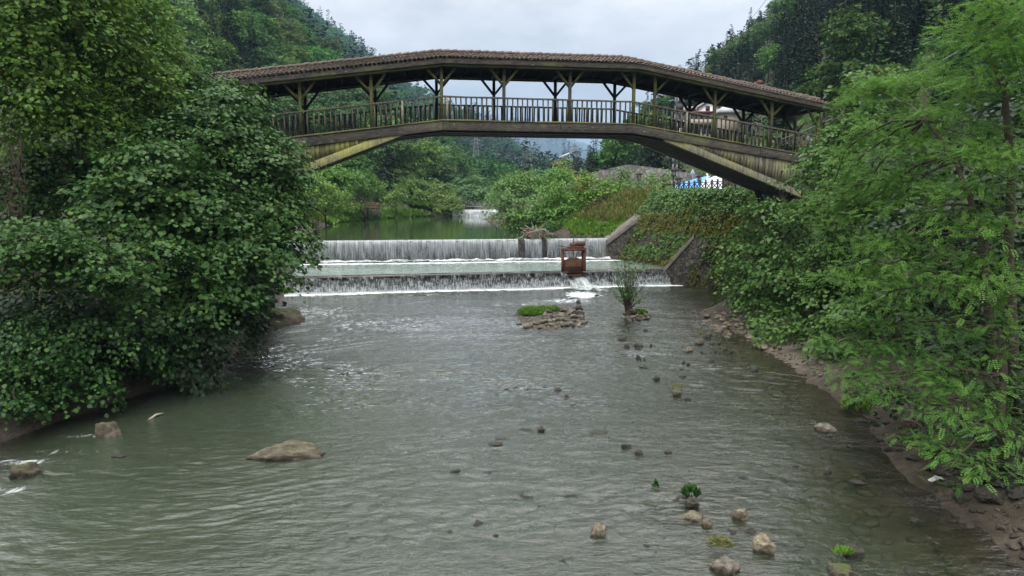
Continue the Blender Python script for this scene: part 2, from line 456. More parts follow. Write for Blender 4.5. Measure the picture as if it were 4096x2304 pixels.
RBANK = np.array([(-300, 8), (-40, 8), (10, 7.9), (13.2, 7.9), (15.5, 8.6), (17.5, 8.9), (21, 9.15), (27, 9.35), (32.3, 8.9), (36, 11), (40.7, 12.9), (43.5, 10.2),
                  (47, 8.7), (50.1, 7.1), (51.5, 6.6), (56, 3.6), (63, 0.2), (80, -2.6), (92, -3.8), (104, -2.8), (106, -1.8), (115, -1.0), (150, 8), (200, 27), (300, 62), (600, 200), (4600, 1360)])
def xl(y): return np.interp(y, LBANK[:, 0], LBANK[:, 1])
def xr(y): return np.interp(y, RBANK[:, 0], RBANK[:, 1])
def level(x, y):
    l = np.where(beyond(W1A, W1B, x, y), Z1, 0.0)
    l = np.where(beyond(W2A, W2B, x, y), Z2, l)
    return np.where(beyond(W3A, W3B, x, y), Z3, l)

# hills: crest lines seen against the sky, each with its own distance
TREE_H = 7.0
RIDGES = [
    (0.95, 7, [(-100, -220, 95), (60, -150, 125), (180, -80, 170), (274, 0, 225), (312, 26, 236), (350, 60, 238), (405, 98, 230), (429, 138, 212), (458, 159, 190), (470, 171, 178), (486, 190, 160)]),
    (0.8, 12, [(230, -60, 640), (298, 0, 635), (330, 22, 630), (386, 62, 620), (416, 82, 610), (446, 95, 600), (481, 112, 580), (510, 137, 550), (535, 148, 525), (556, 165, 495), (572, 184, 470)]),
    (0.6, 14, [(380, 90, 3400), (450, 104, 3400), (490, 112, 3400), (520, 115, 3400), (531, 120, 3350), (563, 138, 3250), (578, 144, 3200), (592, 151, 3150), (615, 168, 3100)]),
    (0.5, 4, [(470, 122, 5200), (540, 131, 5200), (563, 137, 5200), (582, 140, 5150), (598, 148, 5100), (640, 165, 5000), (760, 130, 5000)]),
    (0.85, 8, [(562, 164, 215), (580, 159, 218), (592, 153, 220), (603, 144, 224), (637, 111, 232), (661, 95, 235), (695, 67, 232), (755, 24, 222), (790, 0, 215), (850, -60, 200), (950, -150, 175), (1100, -240, 130), (1250, -320, 85)]),
    (0.55, 0, [(600, 176, 112), (640, 166, 104), (668, 163, 100)]),
    (0.6, 0, [(678, 146, 178), (700, 139, 174), (740, 130, 166), (800, 115, 150), (880, 100, 120)]),
]
CREST = []
for sl, th, pts in RIDGES:
    P = [at_y(*p) for p in pts]
    for a, b in zip(P[:-1], P[1:]):
        n = max(2, int((b - a).length / max(4.0, a.y / 40)))
        for k in range(n):
            q = a.lerp(b, k / n); CREST.append((q.x, q.y, q.z - th, sl))
    CREST.append((P[-1].x, P[-1].y, P[-1].z - th, sl))
CREST = np.array(CREST)
def hills(x, y):
    x = np.asarray(x, float).ravel(); y = np.asarray(y, float).ravel()
    out = np.full(len(x), -1e3)
    for i in range(0, len(x), 20000):
        dx = x[i:i + 20000, None] - CREST[None, :, 0]; dy = y[i:i + 20000, None] - CREST[None, :, 1]
        out[i:i + 20000] = (CREST[None, :, 2] - CREST[None, :, 3] * np.sqrt(dx * dx + dy * dy + 9)).max(1)
    return out
TERRACE = 5.72
BARX, BARY = at_z(985, 524).x, at_z(985, 524).y
def ground_z(x, y, hill=True):
    x = np.asarray(x, float); y = np.asarray(y, float); shp = x.shape
    x = x.ravel(); y = y.ravel()
    lv = level(x, y); L = xl(y); Rr = xr(y)
    dl = L - x; dr = x - Rr                                # positive = on land
    ins = np.minimum(-dl, -dr)                             # distance into the channel
    shallow = np.clip((x + 4.5 + 0.12 * (y - 12)) / 6.5, 0, 1) * (y < 40)
    depth = np.clip(ins * 0.45, 0, 1.1) * (1 - shallow) + shallow * np.clip(ins * 0.16, 0.0, 0.46)
    depth = depth * (0.75 + 0.5 * fbm(x / 2.3, y / 2.3, 3, 3))
    z = lv - depth
    nz = (fbm(x / 1.3, y / 1.3, 11, 4) - 0.5) + 0.5 * (fbm(x / 0.45, y / 0.45, 12, 3) - 0.5)
    zl = lv + np.where(y < 44, np.clip(dl * 1.1, 0, 1.5) + np.clip(dl - 1.4, 0, 7) * 0.4, np.clip(dl * 0.45, 0, 0.7) + np.clip(dl - 1.6, 0, 40) * 0.13) + nz * 0.3
    sand = np.exp(-((y - 24.5) / 3.5) ** 2)
    k1 = 0.5 * (1 - sand) + 0.13 * sand
    zr_near = lv + np.clip(dr, 0, 2.0) * k1 + np.clip(dr - 2.0, 0, 40) * 0.62 + nz * 0.25
    zr_near = np.minimum(zr_near, TERRACE + 0.5 * nz)
    zr_wall = np.where(dr > 4.3, TERRACE, lv - 0.3 + 0.3 * np.clip(dr, 0, 5))
    zr_far = np.minimum(lv + np.clip(dr, 0, 60) * 0.5 + nz * 0.3, TERRACE + np.clip(y - 80, 0, 60) * 0.02)
    zr = np.where(y < 34.5, zr_near, np.where(y < 50.3, zr_wall, zr_far))
    z = np.where(dl > 0, zl, np.where(dr > 0, zr, z))
    bar = np.exp(-(((x - BARX) / 1.3) ** 2 + ((y - BARY) / 0.55) ** 2))
    z = np.where((y < 20) & (bar > 0.02), np.maximum(z, -0.32 + 0.36 * bar + nz * 0.08), z)
    if hill:
        h = hills(x, y)
        h = h + (fbm(x / 14, y / 14, 21, 4) - 0.5) * np.clip((h - z) * 0.35, 0, 5.0)
        river = np.clip(np.minimum(-dl, -dr) + 2, 0, 1)
        land = np.maximum(dl, dr)
        h = np.minimum(h, lv + land * 1.4 - 1.0)
        z = np.maximum(z, h)
    return z.reshape(shp)

rows = np.concatenate([np.linspace(-300, -20, 12), np.linspace(-15, 62, 150), 62 + 1.0 * np.cumsum(1.013 ** np.arange(1, 362))])
rows = rows[rows < 6300]
sv = np.linspace(-1, 1, 300); sv = 1.15 * (0.55 * sv + 0.45 * sv ** 3)
YY = np.repeat(rows[:, None], len(sv), 1)
XX = sv[None, :] * (np.abs(rows)[:, None] + 34)
ZZ = ground_z(XX, YY)
gm = MB(); gm.grid(np.stack([XX, YY, ZZ], -1))
t = NT("ground_soil"); vec = t.coord("Object")
n1 = t.noise(vec, 0.6, 6, 0.65); n2 = t.noise(vec, 5.0, 5, 0.7)
soil = t.ramp(n2, [(0.3, (0.024, 0.02, 0.015)), (0.7, (0.075, 0.062, 0.047))])
veg = t.ramp(n2, [(0.3, (0.018, 0.03, 0.01)), (0.7, (0.05, 0.085, 0.02))])
sandc = t.ramp(n2, [(0.3, (0.12, 0.1, 0.078)), (0.7, (0.2, 0.17, 0.135))])
bed = t.ramp(t.noise(vec, 1.6, 6, 0.7), [(0.3, (0.02, 0.016, 0.011)), (0.5, (0.046, 0.037, 0.026)), (0.72, (0.09, 0.074, 0.054))])
c = t.mix(t.attr("veg"), soil, t.mix(t.ramp(n1, [(0.35, 0.0), (0.6, 1.0)]), soil, veg))
c = t.mix(t.attr("sand"), c, sandc)
c = t.mix(t.attr("bed"), c, bed)
M["ground"] = t.done(t.principled(c, 0.9, 0.25, t.bump(n2, 0.7, 0.08)))
ground = tag(gm.build("ground", M["ground"], smooth=True), "valley floor with earth banks and steep hillsides", kind="structure")
fx, fy = XX.ravel(), YY.ravel()
dl_, dr_ = xl(fy) - fx, fx - xr(fy)
vattr(ground, "veg", np.clip(np.maximum(dl_ - 1.0, dr_ - 2.5) / 2.0, 0, 1))
vattr(ground, "sand", np.exp(-((fy - 24.8) / 3.2) ** 2) * np.clip(1.2 - np.abs(dr_ - 0.7) / 1.6, 0, 1) * (dr_ > -0.6))
vattr(ground, "bed", ((np.maximum(dl_, dr_) < 0.0) | ((dr_ < 1.0) & (fy < 20) & (dl_ < 0))).astype(float))

# ================================================================== water
def water_mat(name, turbid, rough=0.06, bumps=((1.6, 0.35), (6.0, 0.25)), stretch=(1.0, 2.0, 1.0), refl=1.0, strength=0.35):
    t = NT(name)
    vec = t.coord("Object", stretch)
    nrm = None
    for sc_, st_ in bumps:
        nrm = t.bump(t.noise(vec, sc_, 4, 0.6, 0.6), st_, 0.25 / sc_ * strength * 4, nrm)
    g = t.n("BsdfGlossy"); g.inputs["Roughness"].default_value = rough; t.l(nrm, g.inputs["Normal"])
    g.inputs["Color"].default_value = (refl, refl, refl, 1)
    d = t.n("BsdfDiffuse")
    cl = t.noise(t.coord("Object", (1, 0.6, 1)), 0.12, 4, 0.6)
    t.l(t.ramp(cl, [(0.3, tuple(c * 0.8 for c in turbid)), (0.7, tuple(c * 1.15 for c in turbid))]), d.inputs["Color"])
    tr = t.n("BsdfTransparent"); tr.inputs["Color"].default_value = (0.8, 0.78, 0.66, 1)
    body = t.n("MixShader"); t.l(t.attr("turbidity"), body.inputs[0]); t.l(tr.outputs[0], body.inputs[1]); t.l(d.outputs[0], body.inputs[2])
    fr = t.n("Fresnel"); fr.inputs["IOR"].default_value = 1.7; t.l(nrm, fr.inputs["Normal"])
    wat = t.n("MixShader"); t.l(fr.outputs[0], wat.inputs[0]); t.l(body.outputs[0], wat.inputs[1]); t.l(g.outputs[0], wat.inputs[2])
    fo = t.n("BsdfDiffuse"); fo.inputs["Color"].default_value = (0.72, 0.76, 0.76, 1)
    fn = t.noise(t.coord("Object", (1.0, 0.7, 1)), 3.2, 6, 0.75, 1.2)
    fa = t.math('MULTIPLY', t.ramp(t.math('ADD', fn, t.math('MULTIPLY', t.attr("foam"), 0.5)), [(0.66, 0.0), (0.86, 1.0)]), t.math('MINIMUM', t.math('MULTIPLY', t.attr("foam"), 2.0), 1.0))
    res = t.n("MixShader"); t.l(fa, res.inputs[0]); t.l(wat.outputs[0], res.inputs[1]); t.l(fo.outputs[0], res.inputs[2])
    return t.done(res.outputs[0])
M["water_river"] = water_mat("river_water", (0.058, 0.078, 0.05), 0.03, ((2.0, 0.6), (5.0, 0.7), (12.0, 0.5)), (0.7, 1.8, 1.0), strength=0.15)
M["water_mid"] = water_mat("churned_water", (0.15, 0.2, 0.165), 0.1, ((2.2, 0.8), (7.0, 0.6)), (0.6, 1.6, 1.0), strength=0.16)
M["water_pond"] = water_mat("still_water", (0.028, 0.05, 0.02), 0.02, ((0.7, 0.1), (2.2, 0.06)), (0.5, 1.5, 1.0), strength=0.06)

def water_sheet(name, mat, y0f, y1f, x0f, x1f, nx, ny, lev, amp, label, foam_src=(), depth_k=2.4, rows_t=None):
    tt = np.linspace(0, 1, ny) if rows_t is None else rows_t
    ss = np.linspace(0, 1, nx)
    X = np.zeros((len(tt), nx)); Y = np.zeros_like(X)
    for i, a in enumerate(tt):
        yc = y0f(0) + a * (y1f(0) - y0f(0))
        xs = x0f(yc) + ss * (x1f(yc) - x0f(yc))
        X[i] = xs; Y[i] = y0f(xs) + a * (y1f(xs) - y0f(xs))
    warp = (fbm(X / 3.0, Y / 3.0, 15, 2) - 0.5) * 1.6
    turn = (fbm(X / 7.0, Y / 7.0, 27, 2) - 0.5) * 1.8 - 0.35 * np.clip((-2 - X) / 6, 0, 1)      # the current swings about
    XR, YR = X * np.cos(turn) + Y * np.sin(turn) * 0.6, Y * np.cos(turn) - X * np.sin(turn) * 0.6
    patch = np.clip(2.6 * (fbm(X / 4.5, Y / 3.0, 33, 3) - 0.26), 0.12, 1.7)                        # riffles and slicks
    rid = np.abs(fbm(XR / 0.55 + warp, YR / 0.25 + warp * 0.8, 5, 3) - 0.5) * 2        # sharp crested ripples
    wob = (0.3 - rid) * amp * 0.95 * patch + (fbm(X / 2.6 + Y * 0.1, Y / 1.1 + warp, 9, 2) - 0.5) * amp * 0.7
    Z = lev + wob
    mb = MB(); mb.grid(np.stack([X, Y, Z], -1))
    o = mb.build(name, mat, smooth=True)
    fxx, fyy = X.ravel(), Y.ravel()
    dep = np.clip(lev - ground_z(fxx, fyy, False), 0, 5)
    vattr(o, "turbidity", np.clip(1 - np.exp(-dep * depth_k), 0.04, 0.97))
    fm = np.zeros(len(fxx))
    for (cx, cy, rx, ry, am) in foam_src:
        fm = np.maximum(fm, am * np.exp(-(((fxx - cx) / rx) ** 2 + ((fyy - cy) / ry) ** 2)))
    vattr(o, "foam", fm)
    return tag(o, label, kind="structure")
def line_y(A, B): return lambda x: A[1] + (np.asarray(x, float) - A[0]) * (B[1] - A[1]) / (B[0] - A[0])
w1y, w2y, w3y = line_y(W1A, W1B), line_y(W2A, W2B), line_y(W3A, W3B)
foam_src = []
for u, v, ru, rv, am in [(582, 295, 1.2, 1.6, 0.85), (566, 301, 2.4, 1.3, 0.5), (525, 304, 3.0, 1.1, 0.34), (470, 311, 2.5, 1.0, 0.28), (330, 322, 2.5, 1.5, 0.28),
                         (25, 462, 1.3, 0.3, 0.36), (75, 452, 1.1, 0.22, 0.3), (5, 490, 0.45, 0.25, 0.45), (85, 436, 0.8, 0.22, 0.3),
                         ]:
    p = at_z(u, v); foam_src.append((p.x, p.y, ru, rv, am))
for k in range(26):                                          # thin foam line at the foot of the lower weir
    q = W1A + (W1B - W1A) * k / 25; foam_src.append((q[0], q[1] - 0.5, 0.8, 0.55, 0.95))
ny_t = np.concatenate([np.linspace(0, 0.615, 10)[:-1], np.linspace(0.615, 0.78, 330)[:-1], np.linspace(0.78, 1, 240)])
water_lower = water_sheet("river", M["water_river"], lambda x: np.asarray(x, float) * 0 - 48, lambda x: w1y(x) + 0.3, lambda y: -14.0, lambda y: 14.5, 300, 0, 0.0, 0.078,
                          "murky grey green river below the lower weir", foam_src, 0.7, ny_t)
foam_mid = []
for k in range(26):
    q = W2A + (W2B - W2A) * k / 25; foam_mid.append((q[0], q[1] - 0.8, 0.9, 0.6, 0.85))
    foam_mid.append((q[0], q[1] - 1.9, 1.2, 0.9, 0.3))
water_mid = water_sheet("river", M["water_mid"], lambda x: w1y(x) + 0.25, lambda x: w2y(x) + 0.3, lambda y: -17.0, lambda y: 12.0, 150, 60, Z1 + 0.03, 0.05,
                        "pale churned water between the two weirs", foam_mid, 6.0)
water_pond = water_sheet("river", M["water_pond"], lambda x: w2y(x) + 0.25, lambda x: w3y(x) + 0.2, lambda y: -26.0, lambda y: 8.0, 60, 100, Z2 + 0.04, 0.0,
                         "calm green pond above the upper weir", [(-8 + k, 105.2, 0.9, 0.6, 0.7) for k in range(8)], 6.0)
water_far = water_sheet("river", M["water_pond"], lambda x: w3y(x) + 0.25, lambda x: np.asarray(x, float) * 0 + 300.0, lambda y: -46.0, lambda y: 2.0, 30, 30, Z3 + 0.03, 0.0,
                        "river above the far weir", [], 6.0)

# ------------------------------------------------------------------ weirs
def falling_mat(name, lo, hi, xscale, zscale, top_boost, col=(0.62, 0.66, 0.68)):
    t = NT(name)
    vec = t.coord("Object", (xscale, 0.4, zscale))
    n = t.noise(vec, 1.0, 5, 0.7, 0.25)
    n2 = t.noise(t.coord("Object", (xscale * 0.18, 1, zscale * 1.5)), 1.0, 3, 0.6)
    a = t.math('ADD', t.math('ADD', t.math('MULTIPLY', n, 0.75), t.math('MULTIPLY', n2, 0.35)), t.math('MULTIPLY', t.attr("fall"), top_boost))
    fac = t.ramp(a, [(lo, 0.0), (hi, 0.92)])
    d = t.n("BsdfPrincipled"); d.inputs["Base Color"].default_value = (*col, 1); d.inputs["Roughness"].default_value = 0.3
    d.inputs["Specular IOR Level"].default_value = 0.5
    b = t.bump(n, 0.6, 0.06); t.l(b, d.inputs["Normal"])
    tr = t.n("BsdfTransparent"); tr.inputs["Color"].default_value = (0.88, 0.9, 0.9, 1)
    mx = t.n("MixShader"); t.l(fac, mx.inputs[0]); t.l(tr.outputs[0], mx.inputs[1]); t.l(d.outputs[0], mx.inputs[2])
    return t.done(mx.outputs[0])
M["fall_upper"] = falling_mat("falling_water_veil", 0.5, 0.86, 20.0, 0.55, 0.2, (0.38, 0.41, 0.43))
M["fall_lower"] = falling_mat("falling_water_broken", 0.36, 0.64, 15.0, 3.0, -0.2, (0.5, 0.54, 0.55))
M["torrent"] = falling_mat("torrent_water", 0.36, 0.74, 6.0, 2.2, 0.0, (0.68, 0.74, 0.74))
M["fall_far"] = falling_mat("falling_water_white", 0.3, 0.7, 3.0, 0.5, 0.1, (0.42, 0.45, 0.47))
t = NT("white_foam"); vec = t.coord("Object")
n = t.noise(vec, 2.6, 7, 0.75, 0.8)
d = t.n("BsdfDiffuse"); t.l(t.ramp(n, [(0.3, (0.5, 0.56, 0.56)), (0.6, (0.82, 0.84, 0.85))]), d.inputs["Color"])
t.l(t.bump(n, 0.8, 0.1), d.inputs["Normal"])
tr = t.n("BsdfTransparent")
mx = t.n("MixShader"); t.l(t.ramp(t.math('ADD', t.math('MULTIPLY', n, 0.9), t.math('MULTIPLY', t.attr("foam"), 0.7)), [(0.64, 0.0), (1.0, 0.95)]), mx.inputs[0])
t.l(tr.outputs[0], mx.inputs[1]); t.l(d.outputs[0], mx.inputs[2])
M["foam"] = t.done(mx.outputs[0])

def pix_on_line(A, B, u, off=0.0):
    """distance along line A->B (metres) where picture column u meets it"""
    k = (u - 512.0) / F
    d = (B - A) / np.linalg.norm(B - A)
    return (k * (CT * A[1] + 0.63) - A[0]) / (d[0] - k * CT * d[1])

def weir(name, A, B, zb, zc, spans, fall, label, thick=1.3, lip=0.06, foam_w=1.2, foam_h=0.16, seed=1, overhang=0.10):
    Lh = float(np.linalg.norm(B - A)); ang = math.atan2(B[1] - A[1], B[0] - A[0])
    root = empty(name, (A[0], A[1], 0), label, "weir", None)
    root.rotation_euler = (0, 0, ang)
    for (a, b) in spans:
        if b - a < 0.05: continue
        mb = MB()
        nx = max(2, int((b - a) / 0.35)); xs = np.linspace(a, b, nx)
        zs = np.linspace(zb - 1.2, zc - 0.1, 10)
        P = np.zeros((len(zs), nx, 3))
        for i, z in enumerate(zs):
            P[i, :, 0] = xs; P[i, :, 1] = (vnoise(xs * 1.7, z * 2.3, seed) - 0.5) * 0.12 - 0.03 * (zc - z); P[i, :, 2] = z
        mb.grid(P)
        mb.build("stone_face", M["stone_wet"], root, True, local=True)
        mb = MB(); mb.box(((a + b) / 2, thick / 2 + 0.05, (zb - 1.2 + zc - 0.1) / 2), (b - a, thick - 0.15, zc - 0.1 - zb + 1.2))
        mb.box(((a + b) / 2, thick / 2 - 0.05, zc - 0.05), (b - a, thick + 0.14, 0.1))
        mb.build("coping", M["coping"], root, local=True)
        nx = max(4, int((b - a) / 0.08)); xs = np.linspace(a + 0.02, b - 0.02, nx)
        prof = [(thick + 0.1, zc + 0.02), (0.5, zc + lip), (0.1, zc + lip), (-0.1, zc + lip * 0.5), (-0.16, zc - 0.06)]
        for k in range(1, 7):
            f = k / 6; prof.append((-0.16 - overhang * f ** 0.6, zc - 0.06 - (zc - 0.06 - zb) * f))
        P = np.zeros((len(prof), nx, 3)); fall_a = np.zeros((len(prof), nx))
        for i, (py, pz) in enumerate(prof):
            P[i, :, 0] = xs; P[i, :, 1] = py + (vnoise(xs * 4, i * 0.4, seed + 3) - 0.5) * 0.10 * (i > 2); P[i, :, 2] = pz
            fall_a[i] = 1 - min(1, max(0, (zc - pz) / (zc - zb)))
        mb = MB(); mb.grid(P)
        o = mb.build("falling_water", fall, root, True, local=True)
        vattr(o, "fall", fall_a)
    nx = int(Lh / 0.12); xs = np.linspace(spans[0][0], spans[-1][1], nx); ys = np.linspace(-foam_w, 0.0, 12)
    P = np.zeros((12, nx, 3)); fa = np.zeros((12, nx))
    for i, y in enumerate(ys):
        e = 1 - abs(y + foam_w * 0.35) / (foam_w * 0.66)
        e = max(0, min(1, e))
        edge = 0.5 + 0.9 * vnoise(xs * 0.8, xs * 0 + 2, seed + 5)
        P[i, :, 0] = xs; P[i, :, 1] = y * edge; P[i, :, 2] = zb + 0.02 + foam_h * e * (0.2 + fbm(xs * 2.2, y * 4.0 + xs * 0, seed + 8, 3))
        fa[i] = e * (0.55 + 0.5 * vnoise(xs * 0.7, y * 2 + xs * 0, seed + 9))
    mb = MB(); mb.grid(P); o = mb.build("foam", M["foam"], root, True, local=True); vattr(o, "foam", fa)
    return root
t = NT("wet_brown_coping"); vec = t.coord("Object"); n = t.noise(vec, 1.6, 5, 0.65)
M["coping"] = t.done(t.principled(t.ramp(n, [(0.3, (0.05, 0.036, 0.026)), (0.7, (0.15, 0.11, 0.085))]), 0.35, 0.5, t.bump(n, 0.3, 0.05)))
L1 = float(np.linalg.norm(W1B - W1A)); L2 = float(np.linalg.norm(W2B - W2A)); L3 = float(np.linalg.norm(W3B - W3A))
g0, g1 = pix_on_line(W1A, W1B, 567.5), pix_on_line(W1A, W1B, 583.0)
weir_lower = weir("weir", W1A, W1B, 0.0, Z1, [(0, g0), (g1, L1)], M["fall_lower"], "low stone weir with brown coping and a rusty sluice gate on it", 0.8, 0.03, 0.55, 0.07, 2, 0.2)
p0_, p1_, p2_, p3_ = [pix_on_line(W2A, W2B, u) for u in (518, 524, 541.8, 546)]
weir_upper = weir("weir", W2A, W2B, Z1 + 0.03, Z2, [(0, p0_), (p1_, p2_), (p3_, L2)], M["fall_upper"], "taller stone weir with a long even veil of water below the green pond", 1.0, 0.07, 0.9, 0.24, 4, 0.18)
for a, b in ((p0_, p1_), (p2_, p3_)):
    mb = MB(); mb.box(((a + b) / 2, 0.42, (Z2 + 0.05 + 0.3) / 2), (b - a, 1.3, Z2 + 0.05 - 0.3))
    mb.build("pier", M["stone_wet"], weir_upper, local=True)
weir_far = weir("weir", W3A, W3B, Z2 + 0.04, Z3, [(0, L3)], M["fall_far"], "small distant white weir at the head of the pond between trees", 0.8, 0.05, 0.8, 0.2, 6, 0.3)
# torrent through the gate notch
mb = MB(); nx = 24; prof = [(1.6, 0.62), (0.6, 0.62), (0.0, 0.55), (-0.35, 0.38), (-0.7, 0.16), (-1.1, 0.05), (-1.7, 0.06), (-2.4, 0.03)]
P = np.zeros((len(prof), nx, 3)); fa = np.zeros((len(prof), nx)); ss = np.linspace(-1, 1, nx)
for i, (py, pz) in enumerate(prof):
    wdt = (g1 - g0) / 2 * (1.0 if py > 0 else 1.0 + 0.45 * min(1.6, -py))
    P[i, :, 0] = (g0 + g1) / 2 + ss * wdt + (0.25 * -py if py < 0 else 0); P[i, :, 1] = py
    P[i, :, 2] = pz + (fbm(ss * 4.0 + i * 0.3, ss * 0 + i * 0.8, 31, 3) - 0.5) * (0.55 if py < 0.3 else 0.05)
    fa[i] = 0.5 if py > 0.3 else (0.95 if py > -1.8 else 0.35)
mb.grid(P); o = mb.build("torrent", M["torrent"], weir_lower, True, local=True); vattr(o, "fall", fa * 0.3)
mb = MB(); mb.box(((g0 + g1) / 2, 0.3, -0.35), (g1 - g0 + 0.1, 2.2, 0.7)); mb.build("notch_sill", M["stone_wet"], weir_lower, local=True)

# ------------------------------------------------------------------ right bank walls
wall_base = [(7.4, 51.2, 0.6), (8.9, 47.2, 0.6), (10.5, 43.9, -0.4), (11.6, 42.0, -0.4), (13.0, 40.4, -0.4), (13.4, 36.5, -0.3), (14.2, 31.0, 1.5), (16.0, 26.0, 2.5)]
wall_top = [(10.6, 51.6), (11.4, 47.6), (12.2, 44.4), (13.1, 43.0), (14.5, 41.4), (15.2, 36.6), (15.9, 31.0), (17.5, 26.0)]
def wall_point(s, f):
    k = min(int(s), len(wall_base) - 2); r = s - k
    b = [wall_base[k][j] * (1 - r) + wall_base[k + 1][j] * r for j in range(3)]
    tp = [wall_top[k][j] * (1 - r) + wall_top[k + 1][j] * r for j in range(2)]
    return (b[0] * (1 - f) + tp[0] * f, b[1] * (1 - f) + tp[1] * f, b[2] * (1 - f) + (TERRACE + 0.06) * f)
ivy_wall = empty("retaining_wall", (12.0, 44.0, 0), "tall rubble river wall overgrown with ivy and yellowing weeds under the bridge end", "wall")
ns, nf = 120, 24
P = np.zeros((nf + 1, ns, 3))
for i in range(nf):
    for j in range(ns): P[i, j] = wall_point(j / (ns - 1) * (len(wall_base) - 1), i / (nf - 1))
P[:nf, :, 0] += (fbm(P[:nf, :, 1] * 1.3, P[:nf, :, 2] * 1.6, 51, 3) - 0.5) * 0.35
P[nf] = P[nf - 1]; P[nf, :, 0] += 3.0
mb = MB(); mb.grid(P); mb.build("stone_face", M["stone_wall"], ivy_wall, True)

def wing(p0, p1, width, label, base_z, depth=1.0):
    p0, p1 = np.array(p0), np.array(p1)
    root = empty("wing_wall", (float(p0[0]), float(p0[1]), base_z), label, "wall")
    d = p1 - p0; d2 = np.array((d[0], d[1], 0)); d2 /= np.linalg.norm(d2); s = np.array((-d2[1], d2[0], 0))
    if s[1] < 0: s = -s
    mb = MB(); n = 14
    Pg = np.zeros((5, n, 3))
    for j in range(n):
        q = p0 + d * j / (n - 1)
        nz = (vnoise(j * 0.9, 0.0, 3) - 0.5) * 0.08
        Pg[0, j] = q - s * 0.05 + (0, 0, -0.32); Pg[1, j] = q - s * 0.06 + (0, 0, nz); Pg[2, j] = q + s * width * 0.5 + (0, 0, 0.04 + nz)
        Pg[3, j] = q + s * width + (0, 0, nz); Pg[4, j] = q + s * width + (0, 0, -0.32)
    mb.grid(Pg)
    mb.add(Pg[:, 0], [(0, 1, 2, 3, 4)]); mb.add(Pg[:, -1], [(4, 3, 2, 1, 0)])
    mb.build("coping", M["concrete"], root)
    mb = MB()
    ext = d2 * 1.8
    a0, a1, a2 = p0 + (0, 0, -0.3), p1 + (0, 0, -0.3), p1 + ext + (0, 0, -0.25)
    b0, b2 = np.array((p0[0], p0[1], base_z)), np.array((a2[0], a2[1], base_z))
    b1 = np.array((p1[0], p1[1], base_z))
    off = s * (width - 0.04)
    V = [a0, a1, a2, b0, b1, b2]; V = [np.array(v) for v in V] + [np.array(v) + off for v in V]
    mb.add(V, [(3, 4, 1, 0), (4, 5, 2, 1), (9, 6, 7, 10), (10, 7, 8, 11), (0, 1, 7, 6), (1, 2, 8, 7), (3, 0, 6, 9), (5, 11, 8, 2)])
    mb.build("stone_face", M["stone_wall"], root)
    return root
wing(at_y(607, 240.5, 49.7), at_y(641, 215, 50.4), 1.1, "sloping wing wall with stone end pier beside the upper weir", 0.5)
wing(at_y(657.5, 275, 43.5), at_y(694, 234, 42.6), 1.0, "sloping pale concrete wing wall at the right end of the low weir", -0.3)

# ================================================================== the covered wooden bridge
PHI = math.atan(0.218)
BE = np.array((math.cos(PHI), math.sin(PHI), 0)); BN = np.array((-math.sin(PHI), math.cos(PHI), 0)); BO = np.array((0, 31.27, 0))
def bp(s, n, z): return BO + BE * s + BN * n + np.array((0, 0, z))
def bs(u, v, n0=0.0):
    """picture point -> (s, z) on the vertical plane at distance n0 behind the near railing"""
    d = ray(u, v); o = np.array((0, 0, CAM_H)) - BO; dd = np.array(d)
    tt = (n0 - o @ BN) / (dd @ BN)
    q = o + dd * tt
    return float(q @ BE), float(q[2])
DECKW = 2.75
kp = [bs(*p) for p in ((285.6, 138.8), (442, 120.8), (632, 124.7), (800, 154.7))]
sL, sR = bs(200, 140)[0], bs(836, 160)[0]
def deck_z(s):
    s = np.asarray(s, float)
    (s0, z0), (s1, z1), (s2, z2), (s3, z3) = kp
    return np.where(s < s1, z1 + (s - s1) * (z1 - z0) / (s1 - s0), np.where(s > s2, z2 + (s - s2) * (z3 - z2) / (s3 - s2), z1 + (s - s1) * (z2 - z1) / (s2 - s1)))
ep = [bs(u, v, -0.35) for u, v in ((254, 86.4), (443, 65.8), (638, 71.5), (827, 111.5))]
def eave_z(s):
    s = np.asarray(s, float)
    (s0, z0), (s1, z1), (s2, z2), (s3, z3) = ep
    return np.where(s < s1, z1 + (s - s1) * (z1 - z0) / (s1 - s0), np.where(s > s2, z2 + (s - s2) * (z3 - z2) / (s3 - s2), z1 + (s - s1) * (z2 - z1) / (s2 - s1)))
kink = [kp[1][0], kp[2][0]]
def stations(a, b, step=1.0):
    st = sorted(set([a, b] + [k for k in kink if a < k < b] + list(np.arange(a + step, b - step * 0.5, step))))
    return np.array(st)
def strip(mb, st, n0, n1, zb, zt, mat=0):
    """a beam of rectangular section following the bridge line"""
    P = np.zeros((5, len(st), 3))
    for j, s in enumerate(st):
        for i, (n, z) in enumerate(((n0, zb(s)), (n1, zb(s)), (n1, zt(s)), (n0, zt(s)), (n0, zb(s)))): P[i, j] = bp(s, n, z)
    mb.grid(P)
    mb.add(P[:4, 0], [(0, 1, 2, 3)]); mb.add(P[:4, -1], [(3, 2, 1, 0)])
bridge = empty("covered_bridge", tuple(bp(kp[1][0], DECKW / 2, 0)), "arched covered footbridge of dark mossy wood with a tiled roof across the river", "bridge")
brng = random.Random(3)
full = stations(sL - 1, sR + 0.3)
mb = MB(); strip(mb, full, 0.02, DECKW - 0.02, lambda s: deck_z(s) - 0.14, lambda s: deck_z(s) - 0.02); mb.build("deck", M["wood_dark"], bridge)
